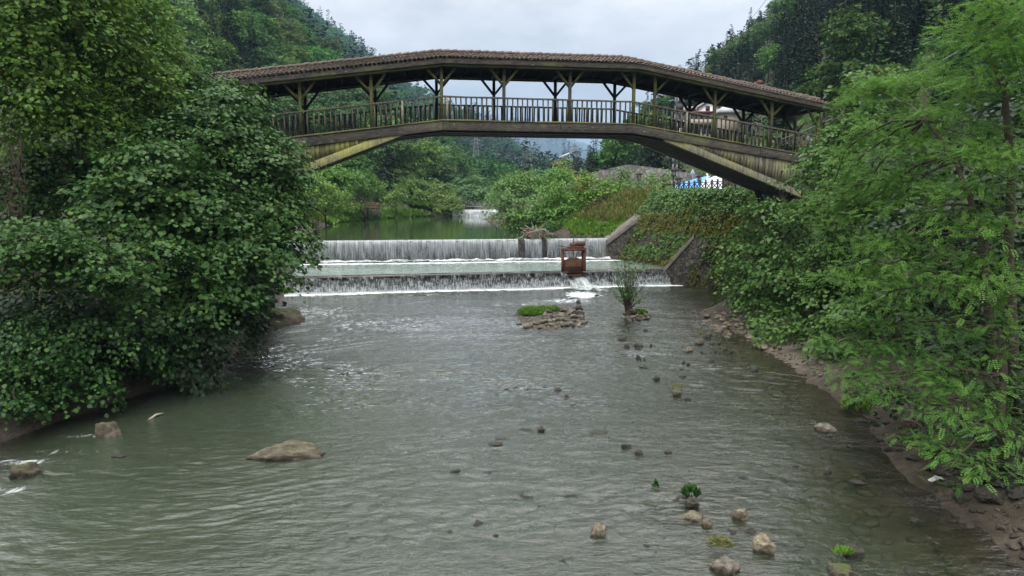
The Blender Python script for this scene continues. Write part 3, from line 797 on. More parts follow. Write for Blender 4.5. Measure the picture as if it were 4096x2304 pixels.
for n0, nm in ((-0.10, 0), (DECKW - 0.02, 1)):
    # fascia in lengths with a slight step between them, as boards
    cuts = [sL - 1] + [bs(u, 140)[0] for u in (307, 398, 442.5, 506, 560, 632, 683, 760)] + [sR + 0.3]
    mb = MB()
    for a, b in zip(cuts[:-1], cuts[1:]):
        off = brng.uniform(-0.012, 0.012); strip(mb, stations(a, b - 0.012), n0 + off, n0 + 0.12 + off, lambda s: deck_z(s) - 0.40, lambda s: deck_z(s) + 0.0)
    mb.build("fascia_beam", M["wood_dark"], bridge)
    mb = MB(); strip(mb, full, n0 - 0.03, n0 + 0.2, lambda s: deck_z(s) + 0.005, lambda s: deck_z(s) + 0.055 + 0.02 * math.sin(s * 5.1) * math.sin(s * 2.3)); mb.build("mossy_kerb", M["wood_green"], bridge)
mb = MB()
for k in range(9):
    n0 = 0.1 + k * (DECKW - 0.2) / 9
    strip(mb, stations(sL - 1, sR + 0.3, 3), n0, n0 + (DECKW - 0.2) / 9 - 0.02, lambda s: deck_z(s) - 0.47 + 0.01 * (k % 3), lambda s: deck_z(s) - 0.16)
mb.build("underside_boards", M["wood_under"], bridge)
# ribs of the arch: slanting struts at each end
la, lb = bs(276, 184), bs(410, 132.5)
ra, rb_ = bs(664, 141.0), bs(793, 194.5)
def rib_line(a, b): return lambda s: a[1] + (np.asarray(s) - a[0]) * (b[1] - a[1]) / (b[0] - a[0])
lz, rz = rib_line(la, lb), rib_line(ra, rb_)
RIBH = 0.34
def sub_st(a, b, k=8): return np.linspace(a, b, k)
lst, rst = sub_st(la[0] - 1.2, lb[0]), sub_st(ra[0], rb_[0] + 0.4)
for n0 in (-0.06, DECKW - 0.2):
    mb = MB(); strip(mb, lst, n0, n0 + 0.26, lambda s: lz(s), lambda s: np.minimum(lz(s) + RIBH, deck_z(s) - 0.38)); mb.build("arch_rib", M["wood_plank"], bridge)
    mb = MB(); strip(mb, rst, n0, n0 + 0.26, lambda s: rz(s), lambda s: np.minimum(rz(s) + RIBH, deck_z(s) - 0.38)); mb.build("arch_rib", M["wood_plank_grey"], bridge)
for st, fz in ((lst, lz), (rst, rz)):
    mb = MB()
    for k in range(10):
        n0 = 0.2 + k * (DECKW - 0.4) / 10
        strip(mb, st, n0, n0 + (DECKW - 0.4) / 10 - 0.015, lambda s: fz(s) + 0.02 + 0.01 * (k % 2), lambda s: fz(s) + 0.08)
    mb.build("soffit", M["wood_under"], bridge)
# vertical boards filling the spandrels
for n0 in (-0.03, DECKW - 0.05):
    for side in (0, 1):
        mb = MB()
        s = la[0] - 1.2 if side == 0 else bs(672, 141)[0]
        e = bs(377, 131)[0] if side == 0 else rb_[0] + 0.3
        fz = lz if side == 0 else rz
        while s < e:
            w = brng.uniform(0.13, 0.23)
            z0, z1 = float(fz(s + w / 2)) + RIBH - 0.05, float(deck_z(s + w / 2)) - 0.36
            if z1 > z0 + 0.03:
                o = brng.uniform(-0.014, 0.014)
                q = [bp(s, n0 + o, float(fz(s)) + RIBH - 0.03), bp(s + w - 0.012, n0 + o, float(fz(s + w)) + RIBH - 0.03), bp(s + w - 0.012, n0 + o, float(deck_z(s + w)) - 0.37), bp(s, n0 + o, float(deck_z(s)) - 0.37)]
                q2 = [p + BN * 0.04 for p in q]
                mb.add(q + q2, [(0, 1, 2, 3), (7, 6, 5, 4), (0, 4, 5, 1), (3, 2, 6, 7), (1, 5, 6, 2), (0, 3, 7, 4)])
            s += w
        mb.build("spandrel_boards", M["wood_plank" if side == 0 else "wood_plank_grey"], bridge)
# raking props below the right-hand foot
for n0 in (0.2, DECKW - 0.5):
    for k in (0, 1):
        a = bp(rb_[0] - 0.6 + k * 0.9, n0, float(rz(rb_[0] - 0.6 + k * 0.9)) + 0.05); b = bp(rb_[0] + 0.3 + k * 1.0, n0 + 0.2, 3.4)
        mb = MB(); mb.bar(a, b, 0.22, 0.22); mb.build("raking_prop", M["wood_under"], bridge)
mb = MB(); q = bp(rb_[0] + 1.2, DECKW / 2, 0); mb.box((q[0], q[1], 4.9), (2.0, DECKW, 3.4), PHI); mb.build("abutment", M["stone_wall"], bridge)
mb = MB(); q = bp(la[0] - 1.6, DECKW / 2, 0); mb.box((q[0], q[1], 3.0), (2.0, DECKW, 7.4), PHI); mb.build("abutment", M["stone_wall"], bridge)

# railings
for n0 in (-0.02, DECKW + 0.02):
    mb = MB(); strip(mb, stations(sL, sR), n0 - 0.055, n0 + 0.055, lambda s: deck_z(s) + 1.0, lambda s: deck_z(s) + 1.065 + 0.008 * math.sin(s * 3.7)); mb.build("handrail", M["wood_post"], bridge)
def baluster_mb(s, n0, w=0.06, zt=1.0, lean=0.0):
    mb = MB(); z = float(deck_z(s))
    a, b = bp(s + lean, n0, z - 0.02), bp(s, n0, z + zt)
    mb.bar(a, b, w, 0.05, up=tuple(BN)); return mb
step = 0.232
sb = np.arange(bs(262, 140)[0], bs(812, 155)[0], step)
near_posts_u = [247, 301, 372, 442, 504, 569.5, 633, 654, 714, 771, 818]
near_s = [bs(u, 125)[0] for u in near_posts_u]
nb = 0
for s in sb:
    if min(abs(s - q) for q in near_s) < 0.11: continue
    w = brng.uniform(0.048, 0.07); baluster_mb(s + brng.uniform(-0.02, 0.02), -0.02, w, 0.995, brng.uniform(-0.03, 0.03)).build("baluster", M["wood_post"], bridge); nb += 1
for u in (402.6, 447.3, 686):
    s = bs(u, 125)[0]; o = baluster_mb(s, -0.075, 0.085, 1.02 if u != 447.3 else 0.97).build("baluster", M["wood_pale"], bridge); o["label"] = "paler newer replacement board in the railing"; nb += 1
far = MB()
for i, s in enumerate(sb):
    s = s + 0.09 + brng.uniform(-0.02, 0.02)
    w = brng.uniform(0.05, 0.09)
    b_ = baluster_mb(s, DECKW + 0.02, w, 0.995, brng.uniform(-0.03, 0.03))
    if nb < 100: b_.build("baluster", M["wood_post"], bridge); nb += 1
    else: far.add(b_.v[0], b_.f[0][0])
tag(far.build("balusters_of_far_railing", M["wood_post"], bridge), kind="stuff")

# posts with their Y braces
def post(s, n0, sides=(-1, 1), mat="wood_post"):
    zt = float(eave_z(s)) + 0.02; zb = float(deck_z(s)) - 0.05
    mb = MB(); mb.bar(bp(s, n0, zb), bp(s, n0, zt), 0.125, 0.125, up=tuple(BN)); p = mb.build("post", M[mat], bridge)
    for k in sides:
        zz = float(eave_z(s + k * 0.62)) + 0.02
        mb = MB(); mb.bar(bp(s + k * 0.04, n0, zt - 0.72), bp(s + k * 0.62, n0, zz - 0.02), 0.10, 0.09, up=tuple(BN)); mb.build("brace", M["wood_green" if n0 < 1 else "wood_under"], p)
for u, s in zip(near_posts_u, near_s):
    post(s, 0.0, (-1,) if u == 633 else ((1,) if u == 654 else (-1, 1)), "wood_green" if u not in (504, 569.5) else "wood_post")
for u in (250, 306, 376, 437, 494, 555, 614, 689, 743, 795):
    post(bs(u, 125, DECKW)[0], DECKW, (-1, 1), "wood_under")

# roof
ALPHA = math.tan(R(17.5)); RN0, RN1 = -0.47, DECKW + 0.47; RMID = DECKW / 2; EB = 0.30   # tile bed above the eave beam's lower edge
def roof_z(s, n): return eave_z(s) + EB + ALPHA * (RMID - RN0 - np.abs(n - RMID))
rs0, rs1 = bs(203, 83, -0.35)[0], bs(836, 112, -0.35)[0]
rst_ = stations(rs0, rs1, 1.0)
roof = MB()
trng = np.random.default_rng(5)
pitch_t = 0.185
def tile(mb, s, n, sgn, L, rad, lift0, lift1, jit):
    """a half-round tile lying down the slope from n (upper end) towards the eave"""
    na = n; nb_ = n + sgn * L * math.cos(R(17.5))
    arc = np.linspace(math.pi * 0.04, math.pi * 0.96, 5)
    V = []
    for nn, lf, rr in ((na, lift0, rad * 0.86), (nb_, lift1, rad)):
        for a in arc:
            ss = s + math.cos(a) * rr + jit[0] * (1 if nn == nb_ else 0.3)
            V.append(bp(ss, nn, float(roof_z(s, min(max(nn, RN0), RN1))) + lf + math.sin(a) * rr * 0.8 + jit[1]))
    k = len(arc)
    F_ = [(i, i + 1, k + i + 1, k + i) for i in range(k - 1)]
    mb.add(V, F_)
    V2 = [V[k + i] + np.array((0, 0, -0.022)) for i in range(k)]
    mb.add([V[k + i] for i in range(k)] + V2, [(i, i + 1, k + i + 1, k + i) for i in range(k - 1)])
courses = 5
nL = (RMID - RN0 + 0.04) / courses
s = rs0 + 0.1
while s < rs1 - 0.05:
    for sgn, base in ((-1, RMID), (1, RMID)):
        for c_ in range(courses):
            n_up = base + sgn * (c_ * nL)
            tile(roof, s, n_up, sgn, nL + 0.09, 0.088, 0.0, 0.045, (trng.normal(0, 0.008), trng.normal(0.0, 0.006)))
    s += pitch_t * trng.uniform(0.96, 1.04)
t = NT("terracotta_tiles"); vec = t.coord("Object")
isl = t.n("NewGeometry").outputs["Random Per Island"]
c = t.ramp(isl, [(0.0, (0.08, 0.05, 0.04)), (0.35, (0.15, 0.085, 0.062)), (0.7, (0.25, 0.125, 0.085)), (1.0, (0.13, 0.1, 0.08))])
li = t.ramp(t.noise(vec, 2.4, 6, 0.7), [(0.26, 0.0), (0.52, 0.9)])
c = t.mix(li, c, (0.085, 0.075, 0.062))
M["tiles"] = t.done(t.principled(c, 0.85, 0.2, t.bump(t.noise(vec, 14, 4), 0.4, 0.02)))
roof_o = roof.build("roof", M["tiles"], bridge)
mb = MB()                                             # ridge tiles along the top
s = rs0
while s < rs1:
    L_ = 0.42; arc = np.linspace(0, math.pi, 7); V = []
    up0, up1 = 0.075, 0.105 + trng.normal(0, 0.008)
    for ss, lf, rr in ((s, up0, 0.115), (s + L_, up1, 0.13)):
        for a in arc: V.append(bp(ss, RMID + math.cos(a) * rr, float(roof_z(ss, RMID)) + lf + math.sin(a) * rr * 0.8 - 0.03))
    k = len(arc); mb.add(V, [(i, i + 1, k + i + 1, k + i) for i in range(k - 1)])
    s += L_ - 0.06
mb.build("ridge_cap", M["tiles"], roof_o)
mb = MB()                                             # boards under the tiles
P = np.zeros((3, len(rst_), 3)); P2 = P.copy()
for j, s in enumerate(rst_):
    for i, n in enumerate((RN0, RMID, RN1)):
        P[i, j] = bp(s, n, float(roof_z(s, n)) - 0.005); P2[i, j] = bp(s, n, float(roof_z(s, n)) - 0.05)
mb.grid(P); mb.grid(P2[::-1]); mb.grid(np.stack([P[0], P2[0]])); mb.grid(np.stack([P2[2], P[2]]))
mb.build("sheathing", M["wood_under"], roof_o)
for n0 in (-0.47, DECKW + 0.44):
    mb = MB(); strip(mb, rst_, n0 - 0.035, n0 + 0.03, lambda s: eave_z(s) + 0.09, lambda s: eave_z(s) + 0.29); mb.build("eave_board", M["wood_dark"], roof_o)
for n0 in (-0.40, DECKW + 0.30):
    mb = MB()
    cuts = list(np.linspace(rs0, rs1, 10))
    for a, b in zip(cuts[:-1], cuts[1:]):
        o_ = brng.uniform(-0.01, 0.01); strip(mb, stations(a, b - 0.015), n0 + o_, n0 + 0.10 + o_, lambda s: eave_z(s) - 0.005, lambda s: eave_z(s) + 0.115)
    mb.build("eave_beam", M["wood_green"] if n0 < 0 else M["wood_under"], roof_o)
for n0 in (0.0, DECKW):
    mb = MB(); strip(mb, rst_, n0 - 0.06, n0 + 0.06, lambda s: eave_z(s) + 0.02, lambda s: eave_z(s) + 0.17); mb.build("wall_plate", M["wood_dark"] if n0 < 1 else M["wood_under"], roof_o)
for i, s in enumerate(np.arange(rs0 + 0.3, rs1, 0.72)):
    mb = MB(); sk = 0.0
    for sg in (-1, 1):
        e = RN0 + 0.05 if sg < 0 else RN1 - 0.05
        mb.bar(bp(s, e, float(roof_z(s, e)) - 0.10), bp(s, RMID, float(roof_z(s, RMID)) - 0.10), 0.07, 0.10)
    mb.build("rafter", M["wood_dark"], roof_o)
for s in near_s:
    mb = MB(); mb.bar(bp(s, -0.1, float(eave_z(s)) + 0.09), bp(s, DECKW + 0.1, float(eave_z(s)) + 0.09), 0.10, 0.12); mb.build("tie_beam", M["wood_under"], roof_o)

# ================================================================== vegetation builders
UP = np.array((0, 0, 1.0))
def unit(a): return a / (np.linalg.norm(a, axis=-1, keepdims=True) + 1e-9)
LEAF = {
    "round": (np.array([(0, 0, 0), (0.28, 0.40, 0.07), (0.74, 0.36, 0.05), (1, 0, -0.06), (0.74, -0.36, 0.05), (0.28, -0.40, 0.07)]), np.array([(0, 1, 2, 3), (0, 3, 4, 5)])),
    "oval": (np.array([(0, 0, 0), (0.45, 0.27, 0.06), (1, 0, -0.05), (0.45, -0.27, 0.06)]), np.array([(0, 1, 2), (0, 2, 3)])),
    "card": (np.array([(0, -0.2, 0), (0.35, -0.46, 0.12), (0.62, -0.12, 0.0), (1, 0.1, -0.1), (0.6, 0.38, 0.1), (0.2, 0.3, -0.05)]), np.array([(0, 1, 2, 5), (5, 2, 3, 4)])),
    "blade": (np.array([(0, -0.035, 0), (0.5, -0.03, 0.06), (1, 0, 0.0), (0.5, 0.03, 0.06), (0, 0.035, 0)]), np.array([(0, 1, 3, 4), (1, 2, 3, 3)])),
}
LEAF["blade"] = (np.array([(0, -0.04, 0), (0.55, -0.03, 0.05), (1, 0, -0.06), (0.55, 0.03, 0.05), (0, 0.04, 0)]), np.array([(0, 1, 3, 4)]))
def pinnate(pairs=5):
    V, Fc = [], []
    for k in range(pairs + 1):
        a = 0.18 + 0.74 * k / pairs
        for sd in ((-1, 1) if k < pairs else (0,)):
            ln = 0.2 * (1.0 - 0.35 * abs(k / pairs - 0.45)); w = 0.125
            if sd == 0: dx, dy = 1.0, 0.0
            else: dx, dy = 0.35, 0.94 * sd
            b = np.array((a, 0, -0.06 * a * a)); d = np.array((dx, dy, -0.06)); p = np.array((-dy, dx, 0.0))
            i = len(V)
            V += [b, b + d * ln * 0.5 + p * w * 0.5, b + d * ln, b + d * ln * 0.5 - p * w * 0.5]
            Fc.append((i, i + 1, i + 2, i + 3))
    return np.array(V), np.array(Fc)
LEAF["pinnate"] = pinnate()
def put_leaves(mb, P, D, N, size, shape, mat=0):
    T, Fc = LEAF[shape]
    D = unit(D); S = unit(np.cross(N, D)); N = np.cross(D, S)
    size = np.asarray(size)[:, None, None] if not np.isscalar(size) else size
    V = P[:, None, :] + size * (T[None, :, 0:1] * D[:, None] + T[None, :, 1:2] * S[:, None] + T[None, :, 2:3] * N[:, None])
    k = len(T); idx = (np.arange(len(P)) * k)[:, None, None] + Fc[None]
    mb.add(V.reshape(-1, 3), idx.reshape(-1, Fc.shape[1]), mat)
def rand_dirs(g, n): return unit(g.normal(size=(n, 3)))
def sprays(mb, g, C, O, nleaf, rad, size, shape, flat=0.75, droop=0.3, rand_n=0.35, mat=0):
    """C: cluster centres, O: outward directions. Each cluster is a loose flattened spray of leaves."""
    n = len(C)
    N0 = unit(UP * flat + O * (1 - flat) + g.normal(size=(n, 3)) * 0.22)
    Hh = O - N0 * (O * N0).sum(1, keepdims=True); A = unit(Hh + g.normal(size=(n, 3)) * 0.05); B = np.cross(N0, A)
    r = np.sqrt(g.random((n, nleaf))) * rad; th = g.random((n, nleaf)) * 2 * math.pi
    ca, sa = np.cos(th) * r * 1.25, np.sin(th) * r * 0.85
    P = C[:, None] + ca[..., None] * A[:, None] + sa[..., None] * B[:, None] + (g.normal(size=(n, nleaf, 1)) * rad * 0.16) * N0[:, None]
    P[..., 2] -= droop * (r / rad) ** 2 * rad
    D = A[:, None] * (0.75 + ca[..., None] / rad * 0.6) + B[:, None] * (sa[..., None] / rad) + g.normal(size=(n, nleaf, 3)) * 0.3
    D[..., 2] -= droop * 0.8
    N = N0[:, None] + g.normal(size=(n, nleaf, 3)) * rand_n
    sz = size * g.uniform(0.45, 1.3, size=(n * nleaf))
    put_leaves(mb, P.reshape(-1, 3), D.reshape(-1, 3), N.reshape(-1, 3), sz, shape, mat)
def lump_px(u, v, Y, ru, rv, rd=None):
    c = np.array(at_y(u, v, Y)); k = Y / F / 0.985
    return (c, np.array((ru * k, (rd if rd else 0.5 * (ru + rv)) * k, rv * k)))
def lump_clusters(g, lumps, per_m2, inner=0.22):
    C, O = [], []
    for c, r in lumps:
        area = 4 * math.pi * ((r[0] * r[1]) ** 1.6 / 3 + (r[0] * r[2]) ** 1.6 / 3 + (r[1] * r[2]) ** 1.6 / 3) ** (1 / 1.6)
        n = max(4, int(area * per_m2))
        d = rand_dirs(g, n)
        d[:, 2] = np.where(d[:, 2] < -0.55, -d[:, 2], d[:, 2])
        rr = np.where(g.random(n) < inner, g.uniform(0.35, 0.75, n), g.uniform(0.74, 1.2, n))
        C.append(c + d * r * rr[:, None]); O.append(unit(d / r * r.mean()))
    return np.concatenate(C), np.concatenate(O)
def limb(mb, a, b, r0, r1, g, sag=0.12, n=6, sides=6):
    a, b = np.array(a, float), np.array(b, float); L = np.linalg.norm(b - a)
    tt = np.linspace(0, 1, n)[:, None]
    off = g.normal(size=3) * L * 0.07
    p = a + (b - a) * tt + off * np.sin(tt * math.pi) + UP * (sag * L) * np.sin(tt * math.pi)
    p[1:-1] += g.normal(size=(n - 2, 3)) * L * 0.015
    mb.tube(p, r0 + (r1 - r0) * tt[:, 0], sides, cap=False)
    return p
def tree(name, label, cat, lumps_px, leaf, size, mat, base, nleaf=22, per_m2=3.0, rad=0.45, flat=0.75, droop=0.3, seed=1, layer=0.0, rand_n=0.35, bark="bark", r_trunk=0.12, group=None, twigs=40, inner=0.22, stems=None, fork=0.45):
    g = np.random.default_rng(seed)
    lumps = [lump_px(*l) for l in lumps_px]
    base = np.array(base, float)
    root = empty(name, tuple(base), label, cat, group)
    C, O = lump_clusters(g, lumps, per_m2, inner)
    if layer:                                  # boughs held in sloping tiers with gaps between
        cc = np.mean([c for c, r in lumps], 0)
        til = 0.16 * np.linalg.norm(C[:, :2] - cc[:2], axis=1) + 0.25 * layer * np.sin(C[:, 0] * 1.7 + C[:, 1] * 1.1)
        zq = C[:, 2] + til
        C[:, 2] = np.round(zq / layer) * layer - til + g.normal(0, layer * 0.13, len(C))
    mb = MB(); sprays(mb, g, C, O, nleaf, rad, size, leaf, flat, droop, rand_n)
    mb.build("crown", M[mat], root)
    mb = MB()
    cen = np.mean([c for c, r in lumps], 0)
    fk = base + (cen - base) * fork; fk[:2] = base[:2] * 0.7 + fk[:2] * 0.3
    if stems:
        for st in stems:
            pts = np.array([np.array(at_y(*q)) for q in st[0]]); mb.tube(pts, np.linspace(st[1], st[2], len(pts)), 7)
    else:
        limb(mb, base - UP * 0.4, fk, r_trunk, r_trunk * 0.75, g, 0.02, 6, 8)
    for c, r in lumps:
        s0 = fk if not stems else min((np.array(at_y(*q)) for st in stems for q in st[0]), key=lambda q: np.linalg.norm(q - c))
        p = limb(mb, s0, c, r_trunk * 0.5, r_trunk * 0.16, g, 0.1)
        near = C[np.linalg.norm((C - c) / r, axis=1) < 1.15]
        k = max(2, int(twigs / len(lumps)))
        for q in near[g.permutation(len(near))[:k]]:
            limb(mb, p[g.integers(3, 6)], q, r_trunk * 0.13, 0.006, g, 0.05, 5, 4)
    mb.build("trunk", M[bark], root, True)
    return root

# ================================================================== hillside trees
hg = np.random.default_rng(11)
def proto_broadleaf(seed, h, r, ncards, size, two=True):
    g = np.random.default_rng(seed); mb = MB()
    lumps = []
    for k in range(7):
        a = g.random() * 6.28; q = g.uniform(0.15, 0.62) * r
        lumps.append((np.array((math.cos(a) * q, math.sin(a) * q, h * g.uniform(0.42, 0.82))), np.array((1, 1, 0.75)) * r * g.uniform(0.38, 0.6)))
    lumps.append((np.array((0, 0, h * 0.62)), np.array((r * 0.7, r * 0.7, h * 0.3))))
    C, O = lump_clusters(g, lumps, 1.0, 0.1)
    k = g.permutation(len(C))[:ncards // 7]
    sprays(mb, g, C[k], O[k], 7, size * 1.1, size, "card", 0.65, 0.25, 0.4, 0)
    mb.tube([(0, 0, -1.0), (0.1, 0, h * 0.3), (0, 0.1, h * 0.7)], [0.2, 0.16, 0.05], 5, 1)
    return mb
def proto_conifer(seed, h, r, lev, per, size):
    g = np.random.default_rng(seed); mb = MB()
    P, D, N, S = [], [], [], []
    for i in range(lev):
        f = i / (lev - 1); z = h * (0.10 + 0.88 * f); rr = r * (1 - f) ** 0.85 * g.uniform(0.8, 1.12) + 0.08
        for j in range(max(3, int(per * (1 - 0.5 * f)))):
            a = g.random() * 6.28; dr = np.array((math.cos(a), math.sin(a), -0.28 + 0.25 * f))
            m = max(1, int(rr / (size * 0.62)))
            for q in range(m):
                x = (q + g.uniform(0.1, 0.6)) / m * rr * g.uniform(0.8, 1.1)
                P.append((math.cos(a) * x, math.sin(a) * x, z - 0.28 * x + g.normal() * 0.06)); D.append(dr + g.normal(size=3) * 0.25); N.append(UP + g.normal(size=3) * 0.25 + dr * 0.2); S.append(size * g.uniform(0.7, 1.2))
    put_leaves(mb, np.array(P), np.array(D), np.array(N), np.array(S), "card")
    mb.tube([(0, 0, -1.0), (0, 0, h * 0.97)], [0.2, 0.02], 5, 1)
    return mb
broad = [proto_broadleaf(100 + i, 9.5 + (i % 3), 3.8 + 0.5 * (i % 2), 2100, 0.47) for i in range(5)]
conif = [proto_conifer(200 + i, 12.0 + 1.5 * (i % 3), 2.2 + 0.25 * (i % 2), 34, 10, 0.48) for i in range(4)]
dead = proto_conifer(240, 12.0, 2.0, 24, 8, 0.55)

def visible(x, y, top):
    """rough line of sight from the camera over the bare ground to a height above the point"""
    f = np.linspace(0.12, 0.97, 42)[None]
    zt = ground_z(x, y) + top
    px, py, pz = x[:, None] * f, y[:, None] * f, CAM_H + (zt - CAM_H)[:, None] * f
    gz = ground_z(px, py)
    return ~((gz > pz + 0.5).any(1)), zt
def candidates(y0, y1, sp, g):
    ys = np.arange(y0, y1, sp); X, Y = [], []
    for yy in ys:
        half = yy * 0.80 + 6
        xx = np.arange(-half, half, sp)
        X.append(xx + g.uniform(-0.4, 0.4, len(xx)) * sp); Y.append(yy + g.uniform(-0.4, 0.4, len(xx)) * sp)
    return np.concatenate(X), np.concatenate(Y)
def hill_mask(x, y):
    gz = ground_z(x, y); dl, dr = xl(y) - x, x - xr(y)
    left = (dl > 7) & (gz > level(x, y) + 1.2)
    right = (dr > 8) & (gz > TERRACE + 1.6)
    flat_r = (dr > 6) & (y > 98) & (gz > TERRACE + 0.6)
    house = ((x > 28) & (x < 45) & (y > 108) & (y < 134)) | ((x > 8) & (x < 34) & (y > 74) & (y < 96))
    return (left | right | flat_r) & ~((x > 0) & (y < 68) & ~((x > 21) & (gz > TERRACE + 2.5))) & ~house & ~((np.hypot(x, y) < 52) & (x < 0))
x, y = candidates(44, 270, 5.0, hg)
k = hill_mask(x, y); x, y = x[k], y[k]
vis, zt = visible(x, y, 7.0)
u, v = project(x, y, zt)
k = vis & (u > 120) & (u < 1045) & (v > -75) & (v < 235)
x, y, u, v = x[k], y[k], u[k], v[k]
z = ground_z(x, y)
fn = fbm(x / 26, y / 26, 77, 3) + hg.normal(0, 0.09, len(x))
steep_r = x > 0
con = np.where(steep_r, fn > (0.25 + 0.22 * (z < 16)), fn > (0.53 - 0.002 * (z - 10)))
order = np.argsort(y)
x, y, z, con, u, v = x[order], y[order], z[order], con[order], u[order], v[order]
hill_meshes = {}
def proto_obj(key, mb, mats):
    o = mb.build(key, mats)
    return o
protoB = [proto_obj("hillside_tree", m, [M["lf_hill"], M["bark"]]) for m in broad]
protoC = [proto_obj("hillside_conifer", m, [M["lf_conifer"], M["bark"]]) for m in conif]
M["lf_dead"] = leaf_mat("brown_conifer_needle", [(0.05, 0.03, 0.02), (0.075, 0.045, 0.03), (0.045, 0.035, 0.022)], 0.1, 0.7, 0.1)
protoD = proto_obj("dying_conifer", dead, [M["lf_dead"], M["bark"]])
protoD.location = (*at_y(238, 8, 165)[:2], 0)
q = protoD.location; protoD.location = (q[0], q[1], float(ground_z(np.array([q[0]]), np.array([q[1]]))[0])); protoD.scale = (1.0, 1.0, 1.15)
tag(protoD, "brown dying conifer standing out among the green trees high on the left slope", "tree")
SKY_L = np.array([(-400, -500), (274, 0), (312, 26), (350, 60), (405, 98), (429, 138), (458, 159), (470, 171), (478, 184), (492, 190), (560, 190)], float)
SKY_R = np.array([(490, 188), (540, 176), (562, 164), (580, 159), (592, 153), (603, 144), (637, 111), (661, 95), (695, 67), (755, 24), (790, 0), (850, -60), (1400, -500)], float)
def fit_scale(x, y, z, h, s):
    sk = SKY_L if x < 0 else SKY_R
    for _ in range(8):
        u_, v_ = project(x, y, z + h * s)
        if v_ >= np.interp(u_, sk[:, 0], sk[:, 1]) - 6 - 8 * (hg.random() < 0.35): return s
        s *= 0.85
    return 0.0
used, nB, nC, rest = set(), 0, 0, []
for i in range(len(x)):
    kind = bool(con[i]); lim = 290
    side = "left" if x[i] < 0 else "right"
    if (nC if kind else nB) >= lim:
        rest.append(i); continue
    s = fit_scale(x[i], y[i], z[i], 12.0 if kind else 10.0, hg.uniform(0.66, 1.08))
    if s < 0.3: continue
    u_, v_ = project(x[i], y[i], z[i] + (12.0 if kind else 10.0) * s)
    if 678 < u_ < 744 and v_ < 132 and y[i] < 127: continue          # keeps the white house in view
    pr = (protoC if kind else protoB)[hg.integers(0, 4 if kind else 5)]
    if pr.name not in used: o = pr; used.add(pr.name)
    else:
        o = pr.copy(); COL.objects.link(o)
    o.location = (x[i], y[i], z[i] - 0.3); o.rotation_euler = (hg.normal(0, 0.03), hg.normal(0, 0.03), hg.uniform(0, 6.28)); o.scale = (s * hg.uniform(0.9, 1.1), s * hg.uniform(0.9, 1.1), s)
    if kind:
        nC += 1; tag(o, "dark pointed conifer in the forest on the steep %s hillside" % side, "tree", "dark conifers on the %s hillside" % side)
    else:
        nB += 1; tag(o, "leafy green broadleaf tree in the forest on the %s hillside" % side, "tree", "broadleaf trees on the %s hillside" % side)
for pr in protoB + protoC:
    if pr.name not in used: bpy.data.objects.remove(pr)
print("HILL TREES", nB, nC, len(rest))
# far-off woods: one mass
def woods(name, protos, X, Y, Z, S, mats, label, pick):
    mb = MB()
    for k, pm in enumerate(protos):
        sel = np.where(pick == k)[0]
        if len(sel) == 0: continue
        V = np.concatenate(pm.v)
        a = hg.uniform(0, 6.28, len(sel)); ca, sa = np.cos(a), np.sin(a)
        W = np.stack([V[None, :, 0] * ca[:, None] - V[None, :, 1] * sa[:, None], V[None, :, 0] * sa[:, None] + V[None, :, 1] * ca[:, None], np.repeat(V[None, :, 2], len(sel), 0)], -1)
        W = W * S[sel][:, None, None] + np.stack([X[sel], Y[sel], Z[sel]], -1)[:, None]
        n = len(V)
        for f, m in pm.f:
            idx = (np.arange(len(sel)) * n)[:, None, None] + f[None]
            mb.f.append((idx.reshape(-1, f.shape[1]) + mb.n, m + (0 if k < pm.nb else 0)))
        mb.v.append(W.reshape(-1, 3)); mb.n += W.shape[0] * n
    return tag(mb.build(name, mats), label, kind="stuff")
lowB = [proto_broadleaf(300 + i, 9.0, 4.2, 170, 1.5) for i in range(3)]
lowC = [proto_conifer(320 + i, 14.0, 2.8, 13, 6, 1.5) for i in range(3)]
for pm in lowB: pm.nb = 0; pm.f = [(f, 0 if m == 0 else 2) for f, m in pm.f]
for pm in lowC: pm.nb = 0; pm.f = [(f, 1 if m == 0 else 2) for f, m in pm.f]
xs_, ys_ = [x[rest]], [y[rest]]
a, b = candidates(270, 690, 8.6, hg); k = hill_mask(a, b); a, b = a[k], b[k]
vis, zt = visible(a, b, 9.0); uu, vv = project(a, b, zt); k = vis & (uu > 200) & (uu < 800) & (vv > -60); xs_.append(a[k]); ys_.append(b[k])
X, Y = np.concatenate(xs_), np.concatenate(ys_); Z = ground_z(X, Y) - 0.3
pk = np.where(fbm(X / 40, Y / 40, 91, 3) + hg.normal(0, 0.1, len(X)) > 0.5, hg.integers(3, 6, len(X)), hg.integers(0, 3, len(X)))
print("WOODS", len(X))
SKY_2 = np.array([(-400, -500), (230, -60), (298, 0), (330, 22), (386, 62), (416, 82), (446, 95), (481, 112), (510, 137), (535, 148), (556, 165), (572, 184)], float)
S_ = hg.uniform(0.75, 1.25, len(X)) * np.interp(Y, [240, 450], [0.95, 1.45])
for i in range(len(X)):
    for _ in range(9):
        u_, v_ = project(X[i], Y[i], Z[i] + 10.5 * S_[i])
        if v_ >= (np.interp(u_, SKY_2[:, 0], SKY_2[:, 1]) if u_ < 572 else np.interp(u_, SKY_R[:, 0], SKY_R[:, 1])) - 1 - 5 * (hg.random() < 0.3): break
        S_[i] *= 0.85
k_ = S_ > 0.3; X, Y, Z, S_, pk = X[k_], Y[k_], Z[k_], S_[k_], pk[k_]
woods("forest", lowB + lowC, X, Y, Z, S_, [M["lf_hill"], M["lf_conifer"], M["bark"]], "forest covering the second ridge up the valley", pk)
tinyC = [proto_conifer(340 + i, 15.0, 4.0, 6, 5, 3.2) for i in range(2)] + [proto_broadleaf(350, 11.0, 6.5, 50, 3.6)]
